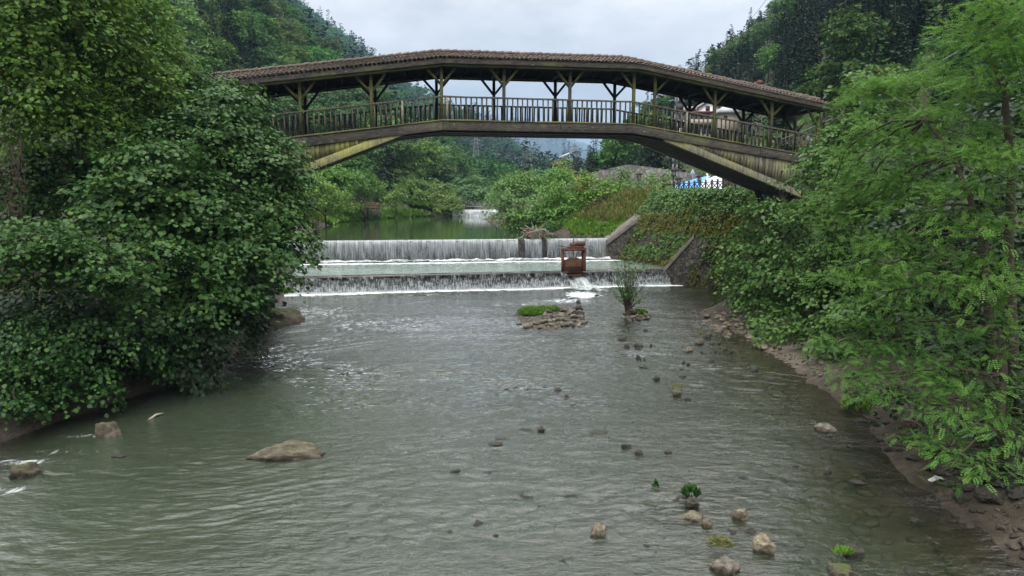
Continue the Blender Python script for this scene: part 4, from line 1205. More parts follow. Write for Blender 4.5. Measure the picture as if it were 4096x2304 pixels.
for pm in tinyC: pm.nb = 0; pm.f = [(f, 0) for f, m in pm.f]
a, b = candidates(2750, 3480, 31, hg); gz = ground_z(a, b); vis, zt = visible(a, b, 14.0); uu, vv = project(a, b, zt)
k = vis & (uu > 440) & (uu < 640) & (gz > 15); a, b = a[k], b[k]
print("FAR", len(a))
woods("forest", tinyC, a, b, ground_z(a, b) - 0.5, hg.uniform(1.5, 2.6, len(a)), [M["lf_conifer"]], "hazy blue forest on the far mountain", hg.integers(0, 3, len(a)))

# ================================================================== the trees and shrubs by the river
def gz1(x, y): return float(ground_z(np.array([float(x)]), np.array([float(y)]))[0])
# --- left bank
tree("hazel_tree", "big dark green hazel overhanging the river at the left end of the bridge", "tree",
     [(250, 185, 24, 50, 48), (205, 150, 23.5, 55, 45), (272, 240, 23, 36, 42), (235, 262, 21.5, 52, 42), (180, 222, 21, 58, 45), (222, 125, 25, 38, 30), (240, 292, 22, 30, 20),
      (200, 300, 20, 50, 30), (150, 190, 21, 50, 45), (283, 205, 24, 20, 30), (252, 140, 25, 18, 22), (212, 98, 26, 30, 14), (240, 104, 25.5, 22, 12), (222, 88, 26, 20, 8), (203, 86, 26.4, 16, 10), (250, 98, 25.6, 12, 7), (40, 170, 24, 45, 26), (75, 195, 24, 45, 28), (20, 205, 23, 40, 24), (90, 165, 25, 40, 26), (120, 215, 20, 45, 35), (265, 165, 25, 16, 20), (288, 232, 23, 16, 18)],
     "round", 0.145, "lf_hazel", (-11.8, 25.5, gz1(-11.8, 25.5)), 32, 5.2, 0.5, 0.7, 0.4, 21, 0.62, 0.35, "bark", 0.16, twigs=130)
tree("alder_tree", "tall yellowish green alder filling the upper left corner above the hazel", "tree",
     [(60, 40, 23, 70, 42), (118, 25, 25, 48, 40), (110, 85, 24, 62, 34), (155, 76, 26, 28, 34), (20, 90, 21, 55, 36), (45, 0, 22, 70, 40), (120, 0, 27, 34, 36), (60, 125, 22, 60, 28), (130, 130, 24.5, 45, 22), (178, 108, 26, 22, 20), (10, 45, 21, 40, 40), (178, 62, 27, 12, 12)],
     "round", 0.135, "lf_alder", (-14.6, 27.5, gz1(-14.6, 27.5)), 30, 4.8, 0.5, 0.6, 0.3, 22, 0.6, 0.4, "bark", 0.2, twigs=140)
tree("hazel_shrub", "low hazel boughs hanging over a dark hollow at the left edge", "shrub",
     [(25, 240, 17, 42, 17), (70, 255, 17, 42, 17), (108, 272, 17.2, 34, 14), (132, 292, 17.5, 24, 10), (12, 262, 16.5, 32, 14), (150, 252, 19, 36, 18), (60, 282, 17.5, 26, 8)],
     "round", 0.13, "lf_hazel", (-14.2, 18.5, gz1(-14.2, 18.5)), 26, 7.0, 0.4, 0.8, 0.35, 23, 0.45, 0.35, "bark", 0.08, twigs=60)
tree("bramble_thicket", "bramble thicket trailing down the earth bank at lower left", "shrub",
     [(35, 342, 17, 52, 28), (105, 338, 17.8, 52, 28), (22, 374, 16.2, 38, 20), (78, 374, 17, 36, 18), (135, 362, 18.4, 34, 16), (8, 396, 15.6, 20, 11), (44, 392, 16.2, 24, 9), (160, 372, 18.9, 18, 9), (12, 408, 15.3, 20, 10), (60, 400, 16.2, 22, 9), (98, 392, 16.9, 20, 9)],
     "round", 0.105, "lf_bramble", (-13.2, 17.8, gz1(-13.2, 17.8)), 28, 6.5, 0.36, 0.55, 0.5, 24, 0.0, 0.45, "twig", 0.04, twigs=60)
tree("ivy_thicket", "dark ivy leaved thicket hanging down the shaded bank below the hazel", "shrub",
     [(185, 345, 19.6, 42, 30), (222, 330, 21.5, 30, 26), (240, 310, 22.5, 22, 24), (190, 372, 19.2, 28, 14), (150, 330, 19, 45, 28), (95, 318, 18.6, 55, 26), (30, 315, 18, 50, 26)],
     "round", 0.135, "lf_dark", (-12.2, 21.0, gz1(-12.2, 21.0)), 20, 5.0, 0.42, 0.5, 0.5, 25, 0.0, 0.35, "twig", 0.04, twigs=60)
# dry twigs hanging at the left edge
g = np.random.default_rng(31)
root = empty("dead_branches", tuple(at_y(8, 130, 19.2)), "tangle of dry brown dead twigs hanging at the left edge of the trees", "branches")
mb = MB()
for k in range(130):
    p = np.array(at_y(g.uniform(-6, 24), g.uniform(132, 215), 18.6 + g.uniform(0, 0.5)))
    q = p + np.array((g.normal() * 0.12, g.normal() * 0.1, -g.uniform(0.25, 0.8)))
    mb.tube([p, (p + q) / 2 + g.normal(size=3) * 0.05, q], [0.008, 0.006, 0.003], 4, cap=False)
mb.build("twigs", M["twig"], root)

# --- right bank
tree("locust_tree", "bright green feathery leaved locust tree leaning over the right bank", "tree",
     [(990, 28, 14.5, 32, 30), (962, 60, 15, 26, 20), (1005, 85, 13.6, 40, 26), (1015, 40, 13.5, 26, 40), (905, 98, 16.4, 36, 24), (872, 96, 17, 24, 18), (950, 135, 14.6, 46, 26), (885, 148, 16, 38, 22), (1003, 160, 13, 36, 26),
      (845, 172, 17, 22, 10), (905, 192, 15.2, 44, 16), (968, 212, 13.6, 44, 18), (858, 206, 16.4, 30, 11), (905, 236, 14.6, 40, 12), (985, 255, 12.8, 40, 14), (842, 232, 16.6, 22, 8), (868, 262, 15.4, 36, 10), (935, 278, 13.6, 42, 11),
      (1000, 300, 12.2, 34, 14), (882, 292, 15, 34, 9), (850, 190, 16.8, 22, 9), (820, 205, 17.5, 14, 6)],
     "pinnate", 0.24, "lf_locust", (9.75, 13.2, gz1(9.75, 13.2)), 12, 11.0, 0.36, 0.92, 0.12, 41, 0.66, 0.22, "bark", 0.06, twigs=110, inner=0.15,
     stems=[([(1004, 440, 13.1), (1000, 385, 13.1), (991, 345, 13.1), (987, 300, 13.2), (982, 240, 13.4), (972, 205, 13.7), (955, 160, 14.1), (925, 120, 14.8)], 0.1, 0.03),
            ([(1012, 420, 13.4), (1012, 340, 13.5), (1008, 250, 13.6), (1012, 170, 13.7), (1004, 90, 14.0), (985, 40, 14.4)], 0.13, 0.04)])
tree("locust_tree", "lower drooping locust boughs reaching out over the muddy right water edge", "tree",
     [(838, 345, 16, 22, 9), (866, 352, 15.4, 28, 11), (905, 345, 14.4, 36, 12), (858, 372, 14.6, 28, 8), (898, 378, 13.6, 40, 12), (945, 372, 12.8, 36, 14), (990, 378, 12.0, 30, 12), (842, 378, 15, 16, 6), (925, 405, 12.6, 36, 11),
      (968, 410, 12.0, 34, 13), (925, 432, 12.2, 26, 10), (1006, 430, 11.4, 24, 16), (958, 446, 11.6, 26, 12), (985, 470, 11.0, 28, 10), (952, 476, 11.2, 16, 8), (1010, 345, 12.2, 26, 14), (955, 332, 13.4, 36, 10), (890, 325, 15, 30, 8)],
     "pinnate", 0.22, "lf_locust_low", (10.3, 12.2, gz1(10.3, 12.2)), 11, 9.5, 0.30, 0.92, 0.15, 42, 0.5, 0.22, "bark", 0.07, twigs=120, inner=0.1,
     stems=[([(1006, 470, 11.9), (1000, 420, 12.0), (1004, 370, 12.2), (1000, 330, 12.5)], 0.09, 0.05), ([(1000, 330, 12.5), (950, 320, 13.4), (900, 322, 14.6), (850, 338, 15.8)], 0.035, 0.012), ([(1002, 375, 12.1), (950, 368, 12.7), (900, 372, 13.6), (850, 378, 14.8)], 0.035, 0.012),
            ([(1002, 415, 12.0), (985, 430, 11.6), (960, 455, 11.4), (948, 475, 11.3)], 0.03, 0.01), ([(1003, 395, 12.1), (965, 395, 12.2), (930, 405, 12.5), (905, 420, 12.6)], 0.025, 0.01)])
tree("alder_tree", "leafy young alder partly hiding the right end of the bridge", "tree",
     [(852, 90, 26, 14, 14), (846, 108, 26, 14, 12), (855, 125, 25.5, 22, 16), (834, 140, 26, 15, 12), (838, 162, 25.5, 32, 22), (806, 180, 26.5, 20, 14), (822, 163, 27, 16, 8), (868, 175, 24.5, 30, 24), (838, 208, 25, 32, 22), (800, 212, 27, 18, 14), (862, 105, 25.5, 14, 12), (870, 215, 24, 26, 20)],
     "round", 0.14, "lf_shrub", (12.4, 26.5, gz1(12.4, 26.5)), 20, 5.0, 0.42, 0.55, 0.3, 43, 0.5, 0.35, "bark", 0.1, twigs=90)
tree("bank_shrub", "dense green shrub spilling down the bank below the right bridge foot", "shrub",
     [(768, 212, 29.5, 20, 12), (795, 235, 28.5, 30, 20), (752, 238, 30.5, 22, 12), (770, 262, 29, 34, 18), (738, 275, 31, 24, 12), (800, 275, 27, 36, 22), (762, 296, 29, 34, 14), (820, 300, 25.5, 34, 20), (785, 318, 26.5, 34, 14), (742, 300, 31, 18, 10), (845, 250, 25.5, 30, 24), (842, 285, 24.5, 30, 22)],
     "round", 0.16, "lf_shrub", (11.6, 28.5, gz1(11.6, 28.5)), 20, 4.6, 0.45, 0.55, 0.4, 44, 0.5, 0.35, "bark", 0.07, twigs=70)
tree("bank_shrub", "dark shrub just above the sandy patch on the right bank", "shrub",
     [(775, 330, 25.2, 22, 9), (808, 336, 23.4, 28, 11), (840, 326, 22, 30, 16), (868, 320, 20.6, 30, 18), (830, 350, 21.5, 20, 7), (900, 300, 20, 36, 22)],
     "round", 0.15, "lf_shrub", (11.4, 23.4, gz1(11.4, 23.4)), 20, 5.0, 0.4, 0.5, 0.4, 45, 0.0, 0.35, "bark", 0.05, twigs=50)
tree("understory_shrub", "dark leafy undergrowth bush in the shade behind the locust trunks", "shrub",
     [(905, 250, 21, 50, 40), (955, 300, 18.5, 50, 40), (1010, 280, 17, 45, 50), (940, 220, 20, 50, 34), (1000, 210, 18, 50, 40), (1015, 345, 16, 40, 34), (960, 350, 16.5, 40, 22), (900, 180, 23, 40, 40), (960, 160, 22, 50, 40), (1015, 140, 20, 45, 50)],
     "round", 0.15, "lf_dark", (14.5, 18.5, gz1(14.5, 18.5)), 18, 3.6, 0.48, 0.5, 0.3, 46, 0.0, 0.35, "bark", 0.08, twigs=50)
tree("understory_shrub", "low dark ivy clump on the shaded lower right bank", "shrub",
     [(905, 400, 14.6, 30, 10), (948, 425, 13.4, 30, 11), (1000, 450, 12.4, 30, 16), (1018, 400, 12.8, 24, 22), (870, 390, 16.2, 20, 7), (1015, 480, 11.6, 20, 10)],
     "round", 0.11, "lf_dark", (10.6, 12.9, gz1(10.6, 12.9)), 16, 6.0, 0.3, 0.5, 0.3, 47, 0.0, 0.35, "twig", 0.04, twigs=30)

# --- trees and bushes round the pond
POND = [
    # right shore
    ("riverside_tree", "rounded bright green tree at the water edge just right of the far weir", [(512, 198, 64, 20, 20), (530, 186, 66, 20, 14), (516, 181, 66, 14, 10), (500, 212, 66, 14, 12), (520, 220, 62, 22, 11), (540, 212, 62, 20, 16)], 0.2, "lf_bank", 71),
    ("riverside_tree", "slender tree on the right pond shore before the left end of the stone wall", [(556, 184, 62, 14, 15), (566, 200, 60, 18, 16), (560, 176, 63, 9, 8), (552, 216, 60, 16, 12), (575, 215, 59, 16, 12)], 0.2, "lf_bank", 72),
    ("riverside_tree", "broad tree with several thin stems standing before the middle of the stone wall", [(590, 189, 60, 15, 14), (604, 200, 59, 16, 13), (582, 182, 61, 10, 9), (585, 212, 59, 16, 11), (610, 190, 60, 10, 12)], 0.2, "lf_bank", 73),
    ("riverside_tree", "pointed little tree rising against the pale stone wall", [(621, 180, 61, 10, 10), (624, 192, 60, 14, 11), (617, 201, 60, 14, 9), (622, 171, 61, 5, 5)], 0.18, "lf_bank", 74),
    ("riverside_bush", "leafy bush between the lamp posts beside the tarp", [(650, 182, 60, 13, 9), (662, 187, 60, 12, 8), (644, 192, 60, 14, 8), (668, 176, 62, 6, 6)], 0.18, "lf_bank", 75),
    ("riverside_tree", "thin young tree topping the bushes beside the utility pole", [(562, 168, 72, 9, 9), (564, 180, 72, 11, 10), (552, 184, 70, 8, 9)], 0.2, "lf_bank", 76),
    ("riverside_bush", "small bush at the foot of the right pond trees near the railing", [(604, 216, 57, 14, 6), (585, 222, 57, 14, 6), (622, 210, 57, 12, 6)], 0.17, "lf_bank", 77),
    ("riverside_bush", "low dark bush trailing in the pond at the right bank corner", [(530, 226, 60, 16, 6), (548, 229, 57, 15, 5), (512, 222, 64, 10, 7)], 0.17, "lf_hazel", 78),
    # left shore
    ("riverside_bush", "yellowish green bush at the near left corner of the pond", [(328, 204, 68, 18, 12), (316, 194, 66, 18, 14), (343, 201, 72, 10, 9), (302, 206, 64, 16, 16)], 0.22, "lf_bank", 81),
    ("riverside_bush", "tall bush behind the little wooden footbridge", [(372, 192, 92, 14, 12), (360, 186, 90, 16, 14), (346, 186, 86, 16, 14)], 0.26, "lf_bank", 82),
    ("riverside_bush", "greyish green bush in the middle of the left pond shore", [(394, 200, 98, 8, 9), (398, 192, 100, 7, 8)], 0.24, "lf_bank", 83),
    ("riverside_tree", "dense dark tree row part behind the grassy left shore", [(412, 194, 108, 14, 14), (428, 194, 110, 14, 14), (400, 184, 112, 16, 12)], 0.3, "lf_hill", 84),
    ("riverside_tree", "rounded tree at the left end of the far weir", [(450, 205, 104, 10, 9), (440, 196, 107, 13, 12), (456, 209, 103, 6, 6), (444, 209, 103, 8, 6)], 0.26, "lf_bank", 85),
    ("riverside_bush", "small bright bush left of the footbridge on the pond shore", [(354, 207, 84, 6, 4), (351, 203, 85, 5, 4), (383, 206, 90, 6, 4)], 0.2, "lf_bank", 86),
    ("riverside_tree", "tree crown against the dark slope just behind the left spandrel", [(335, 182, 84, 18, 14), (320, 176, 82, 18, 14), (305, 186, 78, 18, 14), (292, 196, 72, 16, 18)], 0.26, "lf_bank", 87),
    ("riverside_tree", "dark tree leaning over the water right above the far weir", [(470, 196, 122, 12, 10), (484, 198, 120, 10, 9), (476, 186, 128, 14, 10), (460, 188, 126, 12, 10)], 0.3, "lf_hill", 88),
]
for nm, lab, lumps, sz, mat, sd_ in POND:
    c = np.mean([np.array(at_y(*l[:3])) for l in lumps], 0)
    bz = gz1(c[0], c[1] + 0.8)
    tree(nm, lab, "tree" if "tree" in nm else "bush", [(l[0], l[1], l[2], l[3], l[4]) for l in lumps], "card", sz * 1.15, mat, (c[0], c[1] + 0.8, bz), 18, 1.9, 0.6, 0.6, 0.3, sd_, 0.0, 0.35, "bark", 0.11, group="trees and bushes round the pond", twigs=24)

# --- creeper on the river wall
g = np.random.default_rng(61)
n = 8200
ss = g.uniform(0.0, 6.2, n); ff = np.clip(g.random(n) ** 0.75 * 1.08, 0, 1.05)
patch = fbm(ss * 2.6, ff * 5, 63, 3)
keep = (patch + 0.35 * ff + g.normal(0, 0.07, n)) > 0.54
ss, ff = ss[keep], ff[keep]
P = np.array([wall_point(a, min(b, 1.0)) for a, b in zip(ss, ff)]); P[:, 2] += np.where(ff > 1.0, (ff - 1) * 2, 0)
O = np.tile(unit(np.array((-0.72, -0.62, 0.35))), (len(P), 1)) + g.normal(size=(len(P), 3)) * 0.25
P = P + O * g.uniform(0.05, 0.35, (len(P), 1)); O = unit(O)
ol = fbm(P[:, 0] * 0.55 + P[:, 1] * 0.3, P[:, 2] * 0.8, 64, 3) + g.normal(0, 0.06, len(P)) + 0.05 * (P[:, 2] > 4.5)
for nm, sel, mt in (("creeper", ol < 0.58, "lf_shrub"), ("weeds", ol >= 0.58, "lf_olive")):
    mb = MB(); sprays(mb, g, P[sel], O[sel], 9, 0.26, 0.15, "oval" if nm == "weeds" else "round", 0.4, 0.5, 0.45); mb.build(nm, M[mt], ivy_wall)

# --- ground cover
def scatter(name, label, n, fn, mat, shape, size, up_bias, seed, nleaf=1, tall=1.0):
    g = np.random.default_rng(seed); P = fn(g, n)
    P = P[~np.isnan(P[:, 0])]
    P[:, 2] = ground_z(P[:, 0], P[:, 1]) if P.shape[1] == 3 else 0
    m = len(P)
    P = np.repeat(P, nleaf, 0); P[:, :2] += g.normal(size=(len(P), 2)) * 0.05 * (nleaf > 1)
    a = g.random(len(P)) * 6.28
    D = np.stack([np.cos(a) * 0.45, np.sin(a) * 0.45, np.full(len(P), up_bias)], -1) + g.normal(size=(len(P), 3)) * 0.15
    N = np.stack([np.cos(a), np.sin(a), np.full(len(P), 0.4)], -1)
    mb = MB(); put_leaves(mb, P, D, N, size * g.uniform(0.5, 1.2, len(P)), shape)
    return tag(mb.build(name, mat if not isinstance(mat, str) else M[mat]), label, kind="stuff")
def in_px(poly_u, poly_v, z0=None):
    """points on the ground seen inside a picture rectangle"""
    def fn(g, n):
        u, v = g.uniform(*poly_u, n), g.uniform(*poly_v, n); P = np.full((n, 3), np.nan)
        return P
    return fn
def area(x0, x1, y0, y1, cond):
    def fn(g, n):
        x, y = g.uniform(x0, x1, n), g.uniform(y0, y1, n); k = cond(x, y)
        return np.stack([x[k], y[k], x[k] * 0], -1)
    return fn
M["lf_grass_long"] = M["lf_grass"]
scatter("grass", "bright green grass on the slope right of the upper weir", 16000, area(-2, 12, 50.5, 72, lambda x, y: (x - xr(y) > 0.2) & (x - xr(y) < 9) & (fbm(x / 2, y / 2, 5, 2) > 0.36)), "lf_grass", "oval", 0.34, 0.8, 91, 3)
scatter("weeds", "tall yellowing weeds at the top of the slope above the upper weir", 1500, area(4, 12, 50.5, 58, lambda x, y: (x - xr(y) > 2.2) & (x - xr(y) < 8)), "lf_weed", "blade", 0.95, 1.4, 92, 5)
scatter("grass", "grass and weeds along the left pond shore", 26000, area(-32, -12, 74, 106, lambda x, y: (xl(y) - x > 0.0) & (xl(y) - x < 8)), "lf_grass", "card", 0.6, 0.55, 93, 3)
scatter("weeds", "reeds and dry weeds along the left pond shore", 900, area(-30, -12, 62, 104, lambda x, y: (xl(y) - x > 0.3) & (xl(y) - x < 4)), "lf_weed", "blade", 1.2, 1.4, 94, 4)
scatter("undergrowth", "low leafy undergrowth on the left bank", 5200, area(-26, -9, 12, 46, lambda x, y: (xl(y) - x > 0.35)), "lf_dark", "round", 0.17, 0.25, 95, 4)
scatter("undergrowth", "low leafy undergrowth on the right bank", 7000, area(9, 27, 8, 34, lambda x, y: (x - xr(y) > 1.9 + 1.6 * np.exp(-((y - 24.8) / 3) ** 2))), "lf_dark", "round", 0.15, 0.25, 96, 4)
scatter("undergrowth", "shrubby ground cover on the river terrace", 4200, area(4, 34, 50, 110, lambda x, y: (x - xr(y) > 5) & ~((x > 9) & (y < 66)) & ~((x > 10) & (y > 76) & (y < 84))), "lf_bank", "card", 0.4, 0.3, 97, 4)

scatter("leaf_litter", "brown leaf litter and twigs strewn on the right bank", 5200, area(7.6, 14, 9, 30, lambda x, y: (x - xr(y) > 0.05) & (x - xr(y) < 3.0) & (fbm(x * 1.5, y * 1.5, 8, 2) > 0.45)), "litter", "card", 0.07, 0.12, 98, 3)
scatter("leaf_litter", "brown leaf litter and roots on the left bank", 3000, area(-15, -9, 11, 34, lambda x, y: (xl(y) - x > 0.02) & (xl(y) - x < 1.6)), "litter", "card", 0.07, 0.12, 99, 3)

scatter("undergrowth", "bushy undergrowth on the slope beyond the right bridge end", 7000, area(17, 60, 40, 105, lambda x, y: (x > 0.36 * y)), "lf_bank", "card", 0.55, 0.3, 100, 4)

# ================================================================== stones in the river
g = np.random.default_rng(101)
def rock_mesh(seed, angular=0.0, sub=3):
    bm = bmesh.new(); bmesh.ops.create_icosphere(bm, subdivisions=sub, radius=1.0)
    gg = np.random.default_rng(seed)
    co = np.array([v.co[:] for v in bm.verts])
    if angular:
        for _ in range(14):                       # slice flat facets off
            n = unit(gg.normal(size=3)); h = gg.uniform(0.45, 0.82)
            dd = co @ n; co = co - np.maximum(dd - h, 0)[:, None] * n * angular
    off = (fbm(co[:, 0] * 1.6 + seed, co[:, 1] * 1.6 + co[:, 2], seed, 4) - 0.5) * 0.75 + (fbm(co[:, 0] * 4 + seed, co[:, 2] * 4 + co[:, 1] * 3, seed + 2, 4) - 0.5) * 0.5
    co = co * (1 + off)[:, None]
    for v, c in zip(bm.verts, co): v.co = c
    me = bpy.data.meshes.new("river_rock"); bm.to_mesh(me); bm.free()
    me.polygons.foreach_set("use_smooth", np.ones(len(me.polygons), dtype=bool))
    return me
ROCKS = [rock_mesh(i, 0.95 if i % 2 else 0.75, 4) for i in range(8)]
PEBB = [rock_mesh(20 + i, 0.15 if i % 3 else 0.7, 2) for i in range(6)]
def rock(me, mat, name, loc, sx, sy, sz, label, cat="rock", group=None, rz=None):
    key = (me.name, mat)
    if key not in ROCKVAR:
        m2 = me.copy(); m2.materials.clear(); m2.materials.append(M[mat]); ROCKVAR[key] = m2
    o = bpy.data.objects.new(name, ROCKVAR[key]); COL.objects.link(o)
    o.location = loc; o.scale = (sx, sy, sz); o.rotation_euler = (g.normal(0, 0.12), g.normal(0, 0.12), g.uniform(0, 6.28) if rz is None else rz)
    return tag(o, label, cat, group)
ROCKVAR = {}
def rock_px(u, v, w, h, mat, label, name="river_rock", group=None, me=None, deep=0.75, rz=0.0):
    """u, v: middle of the foot of the visible stone; w, h: visible width and height in picture points"""
    p = at_z(u, v + h * 0.35); m = p.y / F / 0.97
    me = me or ROCKS[g.integers(0, len(ROCKS))]
    sz = max(h, 2) * m * 1.0
    return rock(me, mat, name, (p.x, p.y + w * m * deep * 0.35, sz * 0.02), w * m * 0.52, w * m * 0.52 * deep, sz * 0.95, label, "rock", group, rz + g.normal(0, 0.2))
BIG = [
    (288, 455, 88, 20, "rock", "long flat buff rock lying midstream in the green water", 0.45, ROCKS[2], 0.22),
    (101, 432, 30, 20, "rock_mossy", "rounded mossy boulder near the left bank with brambles above", 0.8, ROCKS[1], 0.4),
    (24, 472, 32, 16, "rock_mossy", "low mossy rock at the left edge among white ripples", 0.7, ROCKS[3], 0.2),
    (284, 318, 50, 17, "rock_mossy", "big mossy block jutting from the left bank below the hazel", 0.8, ROCKS[3], 0.0),
    (262, 327, 26, 8, "rock_dark", "flat dark slab at the waterline beside the mossy block", 0.6, ROCKS[4], 0.0),
    (826, 428, 23, 12, "rock_pale", "isolated rounded grey boulder in the brown shallows near the right bank", 0.7, ROCKS[0], 0.0),
    (597, 533, 20, 14, "rock", "squarish buff rock standing alone in the ripples at the bottom centre", 0.7, ROCKS[7], 0.2),
    (694, 517, 30, 10, "rock", "low flat rock just below the little plant tussock", 0.6, ROCKS[6], 0.0),
    (709, 524, 13, 11, "rock", "small upright rock beside the low flat one", 0.7, ROCKS[3], 0.0),
    (740, 515, 24, 14, "rock", "angular split rock with a dark cleft on its right", 0.8, ROCKS[1], 0.0),
    (766, 549, 30, 17, "rock", "broad buff rock lying in the brown shallows at lower right", 0.8, ROCKS[5], 0.1),
    (854, 554, 25, 12, "rock_dark", "dark brown rock half sunk in the muddy shallows", 0.7, ROCKS[7], 0.0),
    (725, 567, 34, 20, "rock_pale", "pale rock at the bottom edge with a grass tuft behind it", 0.8, ROCKS[0], 0.0),
    (845, 574, 34, 15, "rock_mossy", "mossy rock cut by the bottom edge at lower right", 0.8, ROCKS[4], 0.0),
    (829, 471, 13, 7, "rock_dark", "small dark rock with dead leaves caught on it in the brown shallows", 0.7, ROCKS[2], 0.0),
    (858, 483, 26, 4, "rock_dark", "long dark stone barely breaking the brown shallows", 0.5, ROCKS[6], -0.4),
    (898, 452, 18, 9, "rock_dark", "dark angular rock at the foot of the right bank", 0.8, ROCKS[1], 0.0),
    (889, 450, 10, 6, "rock_dark", "smaller stone touching the dark angular rock at the right bank", 0.8, ROCKS[3], 0.0),
    (491, 446, 26, 2.5, "rock_dark", "dark rock just awash in midstream ripples", 0.5, ROCKS[4], 0.0),
    (541, 430, 10, 5, "rock_dark", "small dark stone at the end of an awash rock in midstream", 0.7, ROCKS[5], 0.0),
    (528, 431, 16, 2.2, "rock_dark", "flat awash rock left of a small dark stone in midstream", 0.5, ROCKS[6], 0.0),
    (598, 433, 26, 2.2, "rock_dark", "flat dark rock awash right of midstream", 0.4, ROCKS[6], 0.0),
    (626, 447, 14, 5, "rock_dark", "first of three dark stones in a row right of midstream", 0.6, ROCKS[1], 0.0),
    (640, 453, 10, 6, "rock_dark", "middle of three dark stones in a row right of midstream", 0.7, ROCKS[3], 0.0),
    (668, 452, 9, 5, "rock_dark", "last of three dark stones in a row right of midstream", 0.7, ROCKS[0], 0.0),
    (453, 473, 22, 3, "rock_dark", "brownish rock awash with a curl of water over it", 0.5, ROCKS[2], 0.0),
    (677, 394, 12, 7, "rock_mossy", "small rock capped with brown dead grass right of midstream", 0.8, ROCKS[5], 0.0),
    (115, 457, 15, 4, "rock_dark", "brown rock under the ripples below the mossy boulder", 0.7, ROCKS[7], 0.0),
    (577, 315, 15, 8, "rock_dark", "largest dark block at the right end of the gravel islet", 0.6, ROCKS[1], 0.0),
    (580, 308, 9, 5, "rock_dark", "dark block behind the largest one at the islet's end", 0.7, ROCKS[3], 0.0),
    (638, 345, 11, 6, "rock_dark", "biggest of the dark stones below the willow islet", 0.7, ROCKS[0], 0.0),
    (699, 342, 12, 7, "rock", "brown stone with dead grass on top off the gravel bank", 0.8, ROCKS[4], 0.0),
    (689.5, 350, 12, 6, "rock", "reddish brown rounded stone off the gravel bank", 0.8, ROCKS[2], 0.0),
    (707, 336, 9, 6, "rock_dark", "dark square stone nearest the gravel bank", 0.8, ROCKS[7], 0.0),
    (647.6, 368, 14, 2, "rock_dark", "flat dark stone awash below the willow islet", 0.5, ROCKS[6], 0.0),
]
for (u, v, w, h, mat, lab, deep, me, rz) in BIG: rock_px(u, v, w, h, mat, lab, "river_rock", None, me, deep, rz)
SMALL = [(623, 339, 9, 4), (627, 346, 6, 4), (651, 345.5, 4, 3), (639, 349, 5, 2), (638, 357.5, 5, 4), (644.6, 359.4, 2.5, 2.5), (640.5, 359.6, 2, 1.5), (656.4, 379, 8, 4), (682.5, 376, 9, 3), (712.7, 343.5, 7, 3), (719, 343.5, 5, 3),
         (711.8, 361, 8, 3), (682, 369, 6, 2.5), (684, 362.5, 4, 3), (688, 364.5, 4, 3), (688, 399, 7, 3), (645.4, 330, 5, 2.5), (578.6, 302, 5, 3.5), (596.5, 296, 6, 2), (557.6, 390, 9, 3.5), (566.4, 396, 5, 3.5), (672, 383, 3, 2), (702, 352, 4, 2), (725, 349, 6, 3), (732, 352, 5, 2.5), (716, 352, 4, 2),
         (755, 370, 9, 4), (772, 380, 7, 3), (790, 366, 5, 3)]
for u, v, w, h in SMALL: rock_px(u, v, w, h, "rock_dark", "small dark stone poking out of the shallow water between midstream and right bank", "river_stone", "small dark stones in the shallows", PEBB[g.integers(0, 6)], 0.75)
# gravel islet with plants, willow islet, gravel on the right bank
def mound(name, label, u0, u1, v0, v1, h, mat, skew=0.0):
    c = at_z((u0 + u1) / 2, (v0 + v1) / 2); a = at_z(u0, (v0 + v1) / 2); b = at_z((u0 + u1) / 2, v0)
    rx, ry = abs(a.x - c.x), abs(b.y - c.y)
    th = np.linspace(0, 6.283, 49)[:, None]; rr = np.linspace(0, 1.12, 10)[None]
    k = 1 + 0.3 * (vnoise(np.cos(th) * 2 + 9, np.sin(th) * 2 + u0, 4) - 0.5)
    X = c.x + np.cos(th) * rr * rx * k; Y = c.y + np.sin(th) * rr * ry * k
    Z = h * (1 - rr ** 2) + 0 * th - 0.01 + (fbm(X * 3, Y * 3, 7, 3) - 0.5) * 0.1 * (rr < 1)
    mb = MB(); mb.grid(np.stack([X, Y, Z], -1)); o = mb.build(name, M[mat], None, True)
    tag(o, label, kind="stuff")
    return c, rx, ry, h
M["gravel"] = stone_wall_mat("wet_gravel", (0.05, 0.045, 0.035), (0.2, 0.18, 0.14), (0.03, 0.027, 0.02), 9.0, 0.1)
def pebbles(c, rx, ry, h, n, label, group, cond, size=(0.07, 0.2), mats=("rock_pale", "rock_pale", "rock", "rock_dark")):
    for k in range(n):
        for _ in range(20):
            a, r = g.random() * 6.28, math.sqrt(g.random()) * 1.05
            x, y = math.cos(a) * r, math.sin(a) * r
            if cond(x, y): break
        s = g.uniform(*size) * (1.4 if g.random() < 0.1 else 1)
        z = h * (1 - r * r)
        rock(PEBB[g.integers(0, 6)], mats[g.integers(0, len(mats))], "river_stone", (c.x + x * rx, c.y + y * ry, z + s * 0.3), s, s * g.uniform(0.6, 0.9), s * g.uniform(0.45, 0.7), label, "stone", group)
isl = mound("gravel", "gravel bed of the small islet in midstream", 515, 584, 307, 328, 0.13, "gravel")
pebbles(*isl, 120, "rounded river stone on the gravel islet with green plants", "stones of the gravel islet", lambda x, y: x > -0.25 + 0.5 * (y > 0) * 0.2 or y < -0.55)
wis = mound("gravel", "gravel foot of the little willow islet", 620, 648, 313, 321, 0.12, "gravel")
pebbles(*wis, 34, "dark stone around the foot of the little willow in the river", "stones of the willow islet", lambda x, y: True, (0.07, 0.18), ("rock", "rock_dark", "rock_dark"))
